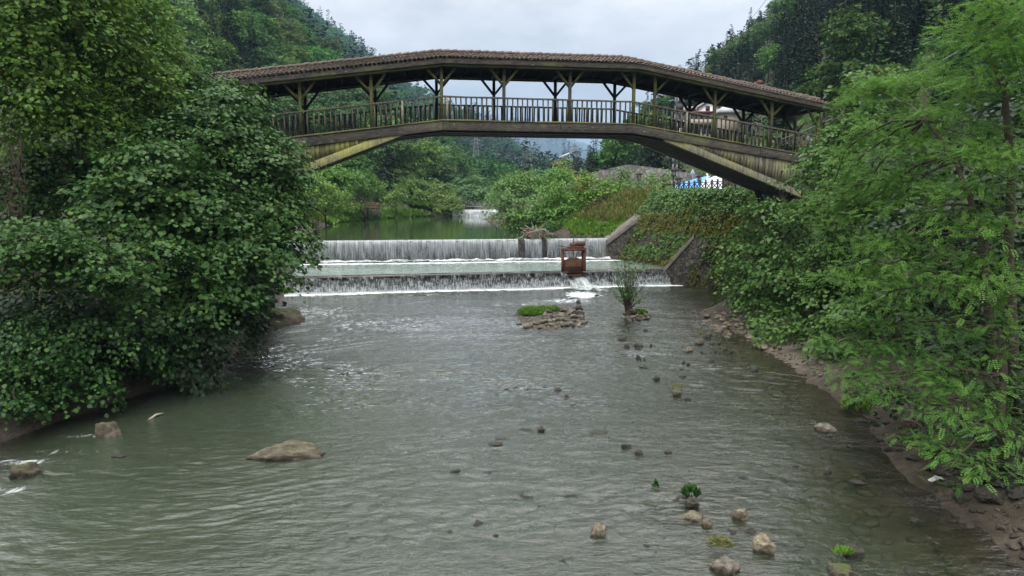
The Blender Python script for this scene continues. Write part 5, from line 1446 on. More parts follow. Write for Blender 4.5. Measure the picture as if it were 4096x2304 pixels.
def tuft(name, label, c, rx, ry, z, n, mat, shape, size, seed, cat="plants", upb=0.8):
    gg = np.random.default_rng(seed)
    a = gg.random(n) * 6.28; r = np.sqrt(gg.random(n))
    P = np.stack([c[0] + np.cos(a) * r * rx, c[1] + np.sin(a) * r * ry, z * (1 - r * r) + c[2]], -1)
    b = gg.random(n) * 6.28
    D = np.stack([np.cos(b) * 0.6, np.sin(b) * 0.6, np.full(n, upb)], -1); N = np.stack([np.cos(b), np.sin(b), np.full(n, 0.5)], -1) + gg.normal(size=(n, 3)) * 0.2
    mb = MB(); put_leaves(mb, P, D, N, size * gg.uniform(0.5, 1.2, n), shape)
    o = mb.build(name, M[mat])
    return tag(o, label, kind="stuff") if cat in ("grass", "roots") else tag(o, label, cat)
c = at_z(531, 315); tuft("water_plants", "patch of bright green plants on the left half of the gravel islet", (c.x, c.y, 0.12), 0.62, 0.85, 0.16, 2200, "lf_grass", "oval", 0.15, 1)
c = at_z(545, 313); tuft("water_plants", "few loose green plants among the islet stones", (c.x, c.y, 0.2), 0.7, 0.5, 0.04, 420, "lf_grass", "oval", 0.14, 2)
c = at_z(640, 315); tuft("water_plants", "small green plants right of the willow foot", (c.x, c.y, 0.1), 0.36, 0.3, 0.1, 260, "lf_grass", "round", 0.12, 3)
c = at_z(692, 503); tuft("plant_tussock", "tussock of leafy green plants on a soil lump in the shallows", (c.x, c.y + 0.1, 0.1), 0.15, 0.13, 0.12, 160, "lf_bramble", "oval", 0.13, 4)
rock_px(692, 506, 18, 10, "rock_dark", "dark soil lump under the leafy green tussock", "river_rock", None, ROCKS[5], 0.8)
c = at_z(656, 488); tuft("plant_tussock", "tiny green sprig growing out of the shallow water", (c.x, c.y, 0.0), 0.05, 0.05, 0.1, 26, "lf_bramble", "oval", 0.11, 5)
c = at_z(722, 557); tuft("grass_tuft", "tuft of brown hanging grass with a green sprig behind the pale rock", (c.x, c.y + 0.1, 0.13), 0.2, 0.1, 0.08, 190, "lf_weed", "blade", 0.22, 6, "grass", 0.35)
c = at_z(677, 392); tuft("grass_tuft", "cap of brown dead grass on a small rock in the shallows", (c.x, c.y + 0.1, 0.13), 0.16, 0.13, 0.06, 120, "lf_weed", "blade", 0.2, 7, "grass", 0.2)
c = at_z(699, 340); tuft("grass_tuft", "brown dead grass on the stone off the gravel bank", (c.x + 0.05, c.y + 0.1, 0.18), 0.16, 0.13, 0.06, 90, "lf_weed", "blade", 0.2, 8, "grass", 0.2)
c = at_z(846, 566); tuft("water_plants", "green moss plants on the rock cut by the bottom edge", (c.x, c.y + 0.12, 0.16), 0.15, 0.1, 0.03, 150, "lf_grass", "oval", 0.07, 9)
c = at_z(291, 304); tuft("grass_tuft", "grass growing on top of the mossy block at the left bank", (c.x, c.y - 1.0, 0.7), 0.5, 0.35, 0.15, 500, "lf_grass", "blade", 0.4, 10, "grass", 0.8)
c = at_z(862, 414); tuft("grass_tuft", "green grass clump at the water's edge on the right bank", (c.x, c.y + 0.2, 0.1), 0.45, 0.3, 0.15, 380, "lf_grass", "blade", 0.35, 11, "grass", 0.7)
c = at_z(912, 448); tuft("root_fringe", "fringe of reddish brown hanging roots on the right bank", (c.x + 0.35, c.y + 0.3, 0.35), 0.5, 0.25, 0.1, 260, "lf_dead", "blade", 0.4, 12, "roots", -0.5)
# gravel bank, right
for k in range(105):
    u = g.uniform(692, 765); v = 315 + (u - 692) * 0.33 + g.uniform(-6, 11)
    p = at_z(u, v); x, y = p.x, p.y; z = gz1(x, y)
    if z < -0.25: continue
    s = g.uniform(0.07, 0.2) * (1.8 if g.random() < 0.1 else 1.0)
    rock(PEBB[g.integers(0, 6)], ("rock_pale", "rock", "rock")[g.integers(0, 3)], "river_stone", (x, y, max(z, -0.05) + s * 0.15), s, s * 0.8, s * 0.55, "rounded stone on the gravel bank under the right hand shrubs", "stone", "stones of the right gravel bank")
for k in range(34):
    u = g.uniform(925, 1040); v = 476 + (u - 925) * 0.33 + g.uniform(-12, 20)
    p = at_z(u, v); z = gz1(p.x, p.y); s = g.uniform(0.1, 0.26)
    rock(ROCKS[g.integers(0, 8)], "rock_dark", "bank_stone", (p.x, p.y, max(z, -0.05) + s * 0.12), s * 1.2, s * 0.9, s * 0.5, "jagged dark stone in the heap at the lower right bank", "stone", "jagged stones of the lower right bank")
for k in range(26):
    u = g.uniform(770, 830); v = 352 + (u - 770) * 0.5 + g.uniform(-8, 6)
    p = at_z(u, v); z = gz1(p.x, p.y); s = g.uniform(0.03, 0.09)
    rock(PEBB[g.integers(0, 6)], "rock", "river_stone", (p.x, p.y, max(z, -0.05) + s * 0.2), s * 1.2, s, s * 0.6, "pebble on the sandy patch of the right bank", "stone", "pebbles of the sandy patch")
for k in range(60):
    u = g.uniform(845, 1050); v = 404 + (u - 845) * 0.82 + g.uniform(-10, 8)
    p = at_z(u, v); z = gz1(p.x, p.y); s = g.uniform(0.05, 0.17)
    rock(ROCKS[g.integers(0, 8)], "rock_dark", "bank_stone", (p.x, p.y, max(z, -0.08) + s * 0.1), s * 1.2, s * 0.9, s * 0.55, "dark stone along the muddy right water edge", "stone", "stones along the right water edge")
for k in range(70):
    u = g.uniform(430, 980); v = g.uniform(430, 572)
    if u < 430 + (v - 430) * 0.0 or u > 1000 - (572 - v) * 0.9: continue
    p = at_z(u, v); s = g.uniform(0.06, 0.2)
    rock(ROCKS[g.integers(0, 8)], "rock_dark", "river_stone", (p.x, p.y, -s * 0.33), s * 1.3, s, s * 0.42, "dark stone just awash in the foreground shallows", "stone", "stones awash in the foreground shallows")
# the stony bed itself, under water
mb = MB(); pv_ = [np.array([v.co[:] for v in me.vertices]) for me in PEBB]; pf_ = [np.array([p.vertices[:] for p in me.polygons]) for me in PEBB]
x_, y_ = g.uniform(-5, 9, 2600), g.uniform(7, 34, 2600); z_ = ground_z(x_, y_); k_ = (xr(y_) - x_ > 0.3)
for x, y, z in zip(x_[k_], y_[k_], z_[k_]):
    i = g.integers(0, 6); s = g.uniform(0.05, 0.2); a = g.random() * 6.28; V = pv_[i] * np.array((s * 1.3, s, s * 0.5)); V = np.stack([V[:, 0] * math.cos(a) - V[:, 1] * math.sin(a), V[:, 0] * math.sin(a) + V[:, 1] * math.cos(a), V[:, 2]], -1)
    mb.add(V + (x, y, min(z, -s * 0.5 - 0.08)), pf_[i])
tag(mb.build("riverbed_stones", M["rock"], None, True), "brown stones of the river bed showing through the shallow water", kind="stuff")
# white rag on the stones
mb = MB(); p = at_z(936, 490); X, Yg = np.meshgrid(np.linspace(-0.17, 0.17, 9), np.linspace(-0.07, 0.07, 5))
mb.grid(np.stack([p.x + X, p.y + Yg + X * 0.3, 0.26 - np.abs(X) * 0.35 + (vnoise(X * 20, Yg * 20, 3) - 0.5) * 0.05], -1))
tag(mb.build("rag", M["rag"], None, True), "scrap of white cloth on the jagged stones at lower right", "rag")
mb = MB(); p0, p1 = at_z(147, 420), at_z(164, 415); mb.tube([(p0.x, p0.y, -0.03), ((p0.x + p1.x) / 2, (p0.y + p1.y) / 2 + 0.05, 0.06), (p1.x, p1.y, 0.05)], [0.03, 0.03, 0.012], 6)
tag(mb.build("stick", M["driftwood"], None, True), "bent pale stick stranded in the green water below the brambles", "stick")

# willow in the river
gw = np.random.default_rng(121); b0 = np.array(at_z(628, 317)); root = empty("willow_sapling", tuple(b0), "thin sparse willow sapling standing on its own islet in the river", "tree")
mb = MB(); mb.tube([b0 + (0, 0, -0.2), b0 + (0.02, 0, 0.25), b0 + (0.05, 0, 0.5)], [0.17, 0.12, 0.06], 8)
lf = MB(); P, D = [], []
for k in range(34):
    a = gw.random() * 6.28; sp = gw.uniform(0.1, 1.15); hh = gw.uniform(1.1, 3.0) * (1 - 0.3 * (sp > 0.8)); s0 = b0 + (gw.normal() * 0.07, gw.normal() * 0.06, gw.uniform(0.2, 0.5))
    e = b0 + (math.cos(a) * sp, math.sin(a) * sp * 0.8, hh); m_ = (s0 + e) / 2 + (gw.normal() * 0.08, gw.normal() * 0.08, 0.12)
    tt = np.linspace(0, 1, 7)[:, None]; pts = (1 - tt) ** 2 * s0 + 2 * tt * (1 - tt) * m_ + tt ** 2 * e
    mb.tube(pts, np.linspace(0.02 if k > 6 else 0.035, 0.005, 7), 4, cap=False)
    for q in range(34):
        f = gw.uniform(0.35, 1.0); i = min(5, int(f * 6)); p = pts[i] + (pts[i + 1] - pts[i]) * gw.random() + gw.normal(size=3) * 0.05
        P.append(p); D.append((gw.normal(), gw.normal(), gw.uniform(-0.3, 0.9)))
put_leaves(lf, np.array(P), np.array(D), gw.normal(size=(len(P), 3)) + UP, 0.12 * gw.uniform(0.6, 1.3, len(P)), "oval")
mb.build("trunk", M["bark"], root, True); lf.build("crown", M["lf_shrub"], root)

# ================================================================== sluice gate on the low weir
ang1 = math.atan2(W1B[1] - W1A[1], W1B[0] - W1A[0]); s0, s1 = pix_on_line(W1A, W1B, 561.2), pix_on_line(W1A, W1B, 585.2)
gp = W1A + (W1B - W1A) / L1 * (s0 + s1) / 2
gate = empty("sluice_gate", (gp[0], gp[1], 0.0), "rusty steel sluice gate with a motor on top standing on the low weir", "gate"); gate.rotation_euler = (0, 0, ang1)
W_ = (s1 - s0); ZT = 2.32
for sx in (-1, 1):
    mb = MB(); mb.box((sx * (W_ / 2 - 0.1), 0.05, (0.75 + ZT) / 2), (0.05, 0.26, ZT - 0.75)); mb.box((sx * (W_ / 2 - 0.04), -0.06, (0.75 + ZT) / 2), (0.12, 0.03, ZT - 0.76)); mb.box((sx * (W_ / 2 - 0.16), 0.12, (0.75 + ZT) / 2), (0.1, 0.03, ZT - 0.77))
    mb.build("guide_post", M["rust"], gate, local=True)
mb = MB(); mb.box((0, 0.03, ZT + 0.06), (W_ + 0.02, 0.3, 0.03)); mb.box((0, -0.1, ZT - 0.02), (W_ - 0.02, 0.04, 0.13)); mb.box((0, 0.16, ZT - 0.02), (W_ - 0.02, 0.03, 0.13)); mb.build("top_beam", M["rust"], gate, local=True)
mb = MB(); k = W_ / 2 - 0.17
out = [(-k, 0.72), (k, 0.72), (k, 1.66), (k * 0.72, 1.66), (k * 0.5, 1.8), (0, 1.84), (-k * 0.5, 1.8), (-k * 0.72, 1.66), (-k, 1.66)]
nO = len(out); V = [(a, 0.0, b) for a, b in out] + [(a, 0.06, b) for a, b in out]
mb.add(V, [tuple(range(nO)), tuple(range(2 * nO - 1, nO - 1, -1))] + [(i, i + nO, (i + 1) % nO + nO, (i + 1) % nO) for i in range(nO)])
for zz in (0.9, 1.25): mb.box((0, -0.025, zz), (2 * k - 0.1, 0.05, 0.05))
mb.build("gate_plate", M["rust_dark"], gate, local=True)
mb = MB(); mb.box((0, -0.02, 0.7), (W_ * 0.7, 0.2, 0.1)); mb.build("sill_beam", M["rust_dark"], gate, local=True)
mb = MB(); mb.tube([(0.0, 0.03, 1.6), (0.0, 0.03, 3.36)], 0.026, 8); mb.build("screw_stem", M["iron"], gate, True, local=True)
mb = MB(); mb.bar((0.12, 0.02, 1.72), (0.4, 0.02, 2.25), 0.035, 0.035); mb.bar((0.09, 0.05, 1.75), (0.27, 0.05, 2.02), 0.02, 0.02); mb.build("stay_rod", M["iron"], gate, local=True)
mb = MB(); mb.box((0.2, 0.03, ZT + 0.13), (0.9, 0.3, 0.1)); mb.build("base_plate", M["rust"], gate, local=True)
mb = MB(); mb.box((0.0, 0.03, ZT + 0.30), (0.4, 0.3, 0.24)); mb.tube([(0, 0.03, ZT + 0.4), (0, 0.03, ZT + 0.47)], 0.09, 10); mb.box((-0.22, 0.03, ZT + 0.30), (0.06, 0.12, 0.1)); mb.build("gearbox", M["rust_brown"], gate, local=True)
mb = MB(); mb.tube([(0.26, 0.03, ZT + 0.36), (0.72, 0.03, ZT + 0.36)], 0.155, 14); mb.tube([(0.2, 0.03, ZT + 0.34), (0.27, 0.03, ZT + 0.34)], 0.08, 10); mb.box((0.5, 0.03, ZT + 0.2), (0.3, 0.2, 0.06)); mb.build("motor", M["rust_brown"], gate, local=True)
mb = MB(); mb.bar((-0.82, -0.02, ZT + 0.22), (-0.2, 0.0, ZT + 0.10), 0.05, 0.06); mb.build("lever", M["iron"], gate, local=True)

# driftwood and rusty posts on the upper weir
gd = np.random.default_rng(131); s_ = pix_on_line(W2A, W2B, 534.5); dp = W2A + (W2B - W2A) / L2 * s_; dp = (dp[0], dp[1] + 0.35)
rack = empty("trash_rack", (dp[0], dp[1], Z2), "two rusty steel posts holding back driftwood on the upper weir", "posts")
for u in (527.8, 543):
    q = at_y(u, 235, dp[1]); mb = MB(); mb.bar((q.x, dp[1] - 0.15, Z2 - 0.05), (q.x, dp[1] - 0.15, 3.2), 0.16, 0.16, up=(0, 1, 0)); mb.box((q.x - 0.03, dp[1] - 0.15, 3.22), (0.26, 0.2, 0.05)); mb.build("rusty_post", M["rust"], rack)
pile = empty("driftwood_pile", (dp[0], dp[1], Z2), "heap of bleached driftwood caught on the crest of the upper weir", "driftwood")
for k in range(64):
    cx, cz = gd.normal(0, 0.55), gd.uniform(0, 0.72); cx = max(-1.15, min(1.2, cx)); cz = min(cz, 0.72 - 0.45 * max(0, abs(cx) - 0.4))
    a = gd.normal(0, 0.75); L_ = gd.uniform(0.45, 1.3) * (1 - 0.25 * abs(cx)); dv = np.array((math.cos(a), gd.normal(0, 0.35), math.sin(a))) * L_ / 2
    c0 = np.array((dp[0] + cx, dp[1] - 0.05 + gd.normal(0, 0.2), Z2 + 0.1 + max(cz, 0.0)))
    mid = c0 + gd.normal(size=3) * 0.06; r = gd.uniform(0.01, 0.036)
    a0, a1 = c0 - dv, c0 + dv; a0[2] = max(a0[2], Z2); a1[2] = max(a1[2], Z2)
    mb = MB(); mb.tube([a0, mid, a1], [r, r * 0.9, r * 0.5], 5); mb.build("branch", M["driftwood"], pile, True)
for (u0, v0, u1, v1, r) in ((511, 242, 523, 237, 0.05), (543, 229.5, 551, 234, 0.03), (551, 232, 554, 240, 0.015), (528, 233, 546, 229.5, 0.07)):
    a0, a1 = np.array(at_y(u0, v0, dp[1] - 0.35)), np.array(at_y(u1, v1, dp[1] - 0.25)); mb = MB(); mb.tube([a0, (a0 + a1) / 2 + (0, 0, 0.05), a1], [r * 0.7, r, r], 6); mb.build("branch", M["driftwood"], pile, True)
mb = MB()
for k in range(40):
    c0 = np.array((dp[0] + gd.normal(0, 0.5), dp[1] - 0.2, Z2 + abs(gd.normal(0, 0.2)))); mb.tube([c0, c0 + gd.normal(size=3) * 0.2 - UP * 0.1], [0.008, 0.004], 4, cap=False)
mb.build("twigs", M["twig"], pile)

# ================================================================== terrace: fence, lamps, tarps, sign
def fence(name, label, pts, h, mat, xb=True):
    """pts: world positions of the posts"""
    root = empty(name, tuple(pts[0]), label, "fence")
    for p in pts:
        mb = MB(); mb.box((p[0], p[1], p[2] + h * 0.5), (0.12, 0.12, h)); mb.box((p[0], p[1], p[2] + h + 0.02), (0.15, 0.15, 0.05)); mb.build("post", M[mat], root)
    for f in (0.12, 0.84):
        mb = MB()
        for a, b in zip(pts[:-1], pts[1:]): mb.bar(np.array(a) + (0, 0, h * f), np.array(b) + (0, 0, h * f), 0.05, 0.07)
        mb.build("rail", M[mat], root)
    for a, b in zip(pts[:-1], pts[1:]):
        a, b = np.array(a), np.array(b); mb = MB()
        mb.bar(a + (0, 0.03, h * 0.14), b + (0, 0.03, h * 0.82), 0.035, 0.06); mb.bar(a + (0, -0.03, h * 0.82), b + (0, -0.03, h * 0.14), 0.035, 0.06); mb.build("cross_brace", M[mat], root)
    return root
fu = [663, 669.2, 674, 678.8, 683.6, 688.7, 694.3, 699.7, 705.4, 711.7, 717.3, 722.7, 728.5, 735]
fp = []
for i, u in enumerate(fu):
    Y = 60.5 - i * 0.62; q = at_y(u, 190, Y); fp.append((q.x, Y, 5.86 + 0.03 * i * 0.5))
fence("wooden_fence", "dark wooden fence with crossed braces along the terrace in front of the tarps", fp, 0.86, "fence_wood")
fp2 = []
for i, u in enumerate((586, 592, 598, 604.5, 611)):
    q = at_y(u, 205, 57.0 + 0.2 * i); fp2.append((q.x, q.y, gz1(q.x, q.y) + 0.05))
fence("wooden_fence", "dark cross braced railing half hidden among the trees on the right pond shore", fp2, 0.8, "fence_wood")
def lamp(u, vtop, vbot, Y, label):
    top, bot = at_y(u, vtop, Y), at_y(u, vbot, Y); x, y = top.x, Y
    root = empty("garden_lamp", (x, y, bot.z), label, "lamp", "garden lamps on the terrace")
    mb = MB(); mb.tube([(x, y, bot.z - 0.3), (x, y, top.z - 0.68)], 0.055, 8); mb.box((x, y, top.z - 0.66), (0.34, 0.34, 0.06)); mb.build("pole", M["fence_wood"], root)
    mb = MB(); mb.box((x, y, top.z - 0.42), (0.2, 0.2, 0.4)); mb.build("lamp_glass", M["sign_back"], root)
    mb = MB()
    for a in (-1, 1):
        for b in (-1, 1): mb.bar((x + a * 0.13, y + b * 0.13, top.z - 0.63), (x + a * 0.15, y + b * 0.15, top.z - 0.2), 0.03, 0.03)
    mb.build("lantern_frame", M["fence_wood"], root)
    mb = MB(); V = [(x + a * 0.3, y + b * 0.3, top.z - 0.2) for a, b in ((-1, -1), (1, -1), (1, 1), (-1, 1))] + [(x + a * 0.08, y + b * 0.08, top.z) for a, b in ((-1, -1), (1, -1), (1, 1), (-1, 1))]
    mb.add(V, [(0, 1, 5, 4), (1, 2, 6, 5), (2, 3, 7, 6), (3, 0, 4, 7), (4, 5, 6, 7), (3, 2, 1, 0)]); mb.build("lamp_roof", M["fence_wood"], root)
lamp(673.7, 168.5, 190, 60.8, "tallest wooden lantern lamp at the left end of the tarp fence")
lamp(639, 172.3, 186, 62, "lantern lamp standing among bushes in front of the stone wall")
lamp(664.8, 177.8, 188, 61.5, "low lantern lamp left of the tallest lamp beside the fence end")
lamp(678.8, 176.8, 182, 60.2, "lantern lamp fixed on the fence post beside the tallest lamp")
lamp(699.3, 174.4, 181, 57.2, "lantern lamp fixed on the fence post before the blue tarp's high end")
def drape(name, label, P, mat, seed):
    P = np.array(P, float); r, c = P.shape[:2]; nr, nc = 14, 26
    out = np.zeros((nr, nc, 3)); iu = np.linspace(0, r - 1, nr); iv = np.linspace(0, c - 1, nc)
    for i, a in enumerate(iu):
        for j, b in enumerate(iv):
            k, l = min(int(a), r - 2), min(int(b), c - 2); fa, fb = a - k, b - l
            out[i, j] = P[k, l] * (1 - fa) * (1 - fb) + P[k + 1, l] * fa * (1 - fb) + P[k, l + 1] * (1 - fa) * fb + P[k + 1, l + 1] * fa * fb
    out[..., 2] += (fbm(out[..., 0] * 1.6, out[..., 1] * 1.6 + out[..., 2], seed, 3) - 0.5) * 0.22; out[..., 1] += (fbm(out[..., 0] * 2.2, out[..., 2] * 2.0, seed + 3, 3) - 0.5) * 0.25
    mb = MB(); mb.grid(out); lo = out.copy(); lo[..., 2] -= 0.02; mb.grid(lo[::-1]); o = mb.build(name, M[mat], None, True)
    return tag(o, label, "tarp")
def q3(u, v, Y): return tuple(at_y(u, v, Y))
drape("tarp", "bright blue tarp stretched over the terrace behind the dark fence", [[q3(669, 192, 62), q3(684, 192.5, 61.5), q3(703, 193, 60.5)], [q3(676, 184.5, 62.6), q3(690, 180, 62.3), q3(710, 175.3, 62.0)], [q3(680, 186.5, 65.5), q3(694, 181, 65.5), q3(714, 176.5, 65.5)], [q3(684, 193, 67), q3(698, 192, 67), q3(718, 192, 67)]], "tarp_blue", 3)
drape("tarp", "whitish tarp beside the blue one under the bridge arch", [[q3(699, 193, 59.8), q3(712, 193, 59.4), q3(724, 193, 59)], [q3(703, 181.5, 60.4), q3(713, 176.8, 60.2), q3(724, 174, 60)], [q3(707, 180, 62.5), q3(717, 175.8, 62.5), q3(727, 173.6, 62.5)], [q3(712, 192, 64), q3(722, 192, 64), q3(732, 192, 64)]], "tarp_white", 9)
q = at_y(707.5, 174.5, 61.2); mb = MB(); mb.tube([(q.x, q.y, 5.7), (q.x, q.y, q.z)], 0.07, 8); mb.tube([(q.x, q.y, q.z), (q.x - 0.12, q.y, q.z + 0.05)], 0.07, 8); tag(mb.build("pipe", M["white_metal"], None, True), "short white standpipe poking up through the blue tarp", "pipe")
Y = 66.0; root = empty("road_sign", q3(692.8, 182, Y), "triangular road sign seen from its grey back beside the road", "road sign")
a, b, c = np.array(q3(692.7, 168.8, Y)), np.array(q3(689.2, 175.2, Y)), np.array(q3(696.3, 175.2, Y)); mb = MB(); mb.add([a, b, c, a + (0, 0.03, 0), b + (0, 0.03, 0), c + (0, 0.03, 0)], [(0, 1, 2), (5, 4, 3), (0, 3, 4, 1), (1, 4, 5, 2), (2, 5, 3, 0)]); mb.build("sign_plate", M["sign_back"], root)
mb = MB(); mb.tube([q3(692.7, 190, Y - 0.05), q3(692.7, 170, Y - 0.05)], 0.035, 8); mb.build("pole", M["steel_grey"], root)

# stone wall along the road above
top = [(588.5, 175.3, 88), (599.6, 171, 87), (612.5, 168, 86), (628, 164.6, 85), (648.8, 167, 84), (661.7, 168.8, 83), (674, 170.2, 82), (689.5, 173, 81), (705, 176.5, 80)]
mb = MB(); f, r_ = [], []
T = [np.array(at_y(*p)) for p in top]
Pf = np.zeros((4, len(T), 3))
for j, p in enumerate(T):
    Pf[0, j] = (p[0], p[1] - 0.25, 4.5); Pf[1, j] = p + (0, 0, 0); Pf[2, j] = p + (0, 0.5, 0.02); Pf[3, j] = (p[0], p[1] + 0.7, 4.5)
mb.grid(Pf)
tag(mb.build("stone_wall", M["stone_pale"]), "long pale grey stone retaining wall rising behind the pond trees", "wall")

# ================================================================== houses
def house(name, label, u0, u1, vb, vt, Y, depth, wall, roof, wins=(), gable="front", eave=0.35, rise=1.2, yaw=0.0, extra=None):
    a, b = at_y(u0, vb, Y), at_y(u1, vb, Y); zt = at_y(u0, vt, Y).z; w = b.x - a.x; cx = (a.x + b.x) / 2
    root = empty(name, (cx, Y + depth / 2, a.z), label, "house")
    mb = MB(); mb.box((cx, Y + depth / 2, (a.z - 2 + zt) / 2), (w, depth, zt - a.z + 2))
    if gable == "front": mb.add([(a.x, Y, zt), (b.x, Y, zt), (cx, Y, zt + rise), (a.x, Y + depth, zt), (b.x, Y + depth, zt), (cx, Y + depth, zt + rise)], [(0, 1, 2), (5, 4, 3), (0, 2, 5, 3), (2, 1, 4, 5)])
    mb.build("wall", M[wall], root)
    mb = MB(); e = eave
    if gable == "front":
        for sx in (-1, 1):
            x0 = cx; x1 = cx + sx * (w / 2 + e); zr = zt + rise + 0.06; ze = zt - rise * e / (w / 2) + 0.06
            V = [(x0, Y - e, zr), (x1, Y - e, ze), (x1, Y + depth + e, ze), (x0, Y + depth + e, zr)]
            mb.add(V + [(p[0], p[1], p[2] + 0.14) for p in V], [(0, 1, 2, 3), (7, 6, 5, 4), (0, 4, 5, 1), (1, 5, 6, 2), (2, 6, 7, 3), (3, 7, 4, 0)])
    elif gable == "hip":
        V = [(a.x - e, Y - e, zt), (b.x + e, Y - e, zt), (b.x + e, Y + depth + e, zt), (a.x - e, Y + depth + e, zt), (cx - w * 0.2, Y + depth / 2, zt + rise), (cx + w * 0.2, Y + depth / 2, zt + rise)]
        mb.add(V, [(0, 1, 5, 4), (1, 2, 5), (2, 3, 4, 5), (3, 0, 4), (3, 2, 1, 0)])
    else: mb.box((cx, Y + depth / 2, zt + 0.12), (w + 2 * e, depth + 2 * e, 0.22))
    mb.build("roof", M[roof], root)
    for (wu0, wv0, wu1, wv1) in wins:
        p, q = at_y(wu0, wv1, Y), at_y(wu1, wv0, Y); ww, hh = q.x - p.x, q.z - p.z; wx, wz = (p.x + q.x) / 2, (p.z + q.z) / 2
        mb = MB()
        for sx in (-1, 1): mb.box((wx + sx * (ww / 2), Y - 0.03, wz), (0.12, 0.1, hh + 0.12))
        for sz in (-1, 1): mb.box((wx, Y - 0.03, wz + sz * hh / 2), (ww - 0.12, 0.1, 0.12))
        fr = mb.build("window", M["maroon"] if wall == "plaster" else M["fence_wood"], root)
        mb = MB(); mb.box((wx, Y - 0.01, wz), (ww - 0.1, 0.04, hh - 0.1)); mb.build("pane", M["dark_glass"], fr)
    if extra: extra(root, a, b, zt, Y, depth)
    return root
YH = 121.0
def big_house_extra(root, a, b, zt, Y, depth):
    # projecting glazed balcony storey at left, dark balcony floor, lower storey with openings
    p, q = at_y(684.6, 112.5, Y - 1.5), at_y(697, 106.5, Y - 1.5)
    mb = MB(); mb.box(((p.x + q.x) / 2, Y + 1.0, (p.z + q.z) / 2), (q.x - p.x, 5.0, q.z - p.z)); mb.build("balcony_room", M["plaster_beige"], root)
    for u0, u1 in ((686, 688.4), (690, 692.6), (693.4, 695.6)):
        c0, c1 = at_y(u0, 111.2, Y - 1.56), at_y(u1, 107.6, Y - 1.56); mb = MB(); mb.box(((c0.x + c1.x) / 2, Y - 1.54, (c0.z + c1.z) / 2), (c1.x - c0.x, 0.06, c1.z - c0.z)); mb.build("pane", M["dark_glass"], root)
    p, q = at_y(685, 122, Y - 1.2), at_y(726, 113, Y - 1.2)
    mb = MB(); mb.box(((p.x + q.x) / 2, Y + 1.5, (p.z + q.z) / 2), (q.x - p.x, 5.0, q.z - p.z)); mb.build("middle_storey", M["plaster_grey"], root)
    mb = MB(); mb.box(((p.x + q.x) / 2, Y - 0.6, q.z + 0.1), (q.x - p.x + 0.6, 2.4, 0.3)); mb.build("balcony_canopy", M["maroon"], root)
    for u0, u1 in ((688, 691.5), (694, 697), (700, 703.5), (706.5, 710), (713, 717), (719, 723)):
        c0, c1 = at_y(u0, 121, Y - 1.2), at_y(u1, 115.3, Y - 1.2); mb = MB(); mb.box(((c0.x + c1.x) / 2, Y - 1.03, (c0.z + c1.z) / 2), (c1.x - c0.x, 0.06, c1.z - c0.z)); mb.build("window", M["dark_glass"], root)
    mb = MB(); mb.box(((p.x + q.x) / 2, Y - 1.4, p.z - 0.1), (q.x - p.x + 0.4, 1.6, 0.9)); mb.build("balcony_wall", M["plaster_beige"], root)
    p2, q2 = at_y(686, 137, Y - 1.0), at_y(722, 124, Y - 1.0)
    mb = MB(); mb.box(((p2.x + q2.x) / 2, Y + 1.5, (p2.z + q2.z) / 2 - 1), (q2.x - p2.x, 4.8, q2.z - p2.z + 2)); mb.build("lower_storey", M["plaster"], root)
    for u0, u1 in ((689, 693), (695.5, 699), (702, 706), (709, 713), (715.5, 719.5)):
        c0, c1 = at_y(u0, 134, Y - 1.0), at_y(u1, 126, Y - 1.0); mb = MB(); mb.box(((c0.x + c1.x) / 2, Y - 0.92, (c0.z + c1.z) / 2), (c1.x - c0.x, 0.06, c1.z - c0.z)); mb.build("window", M["dark_glass"], root)
house("gabled_house", "large white gabled house with dark balconies seen under the bridge roof", 697.6, 719.8, 113, 108, YH, 6.5, "plaster", "plaster_grey", [(706, 106.4, 709.4, 110.6)], "front", 0.4, 1.2, extra=big_house_extra)
house("side_house", "low house with a pale metal roof beside the white gabled house", 720.5, 738, 124, 112.5, 112, 4, "plaster_beige", "sign_back", [(724, 116, 727, 119)], "hip", 0.5, 1.2)
house("garden_hut", "small red walled hut with a reddish roof left of the white house", 659, 670, 130, 122, 160, 4, "brick", "roof_red", [(662, 124, 664.5, 127.5)], "hip", 0.5, 1.0)
house("brick_house", "unfinished orange brick house with one dark window beyond the wall", 577.5, 586.5, 183, 173.3, 100, 5, "brick", "concrete", [(580.2, 174.3, 583.2, 177.6)], "flat", 0.3)
house("low_house", "low house with a faded red roof and white railings beyond the pond trees", 557, 576, 182, 174.5, 112, 7, "plaster_beige", "roof_red", [(559, 176, 562, 179.5), (565, 176, 568, 179.5), (571, 176, 574, 179.5)], "hip", 0.6, 1.2)
house("hillside_house", "lone pink house with a red roof on the wooded slope up the valley", 553.5, 560.5, 172, 164.3, 195, 5, "pink_wall", "roof_red", [(555, 165.5, 556.5, 167.4), (557.6, 165.5, 559, 167.4)], "hip", 0.5, 0.7)
house("hillside_house", "tiny pale house high among the dark spruces on the right slope", 758, 764, 92, 83, 132, 3, "plaster_beige", "roof_red", [(759.5, 84.5, 761, 87)], "hip", 0.4, 0.8)
Y = 78; p, q = at_y(589.5, 179.2, Y), at_y(598.3, 179.2, Y); root = empty("roadside_shelter", ((p.x + q.x) / 2, Y, 5.0), "small roadside shelter with a white edged flat roof below the stone wall", "shelter")
mb = MB(); mb.box(((p.x + q.x) / 2, Y + 0.6, p.z), (q.x - p.x, 1.6, 0.13)); mb.build("roof", M["white_metal"], root)
mb = MB(); mb.box(((p.x + q.x) / 2, Y + 1.0, (p.z + 4.5) / 2 - 0.05), (q.x - p.x - 0.15, 0.7, p.z - 4.7)); mb.build("back_wall", M["plaster_grey"], root)
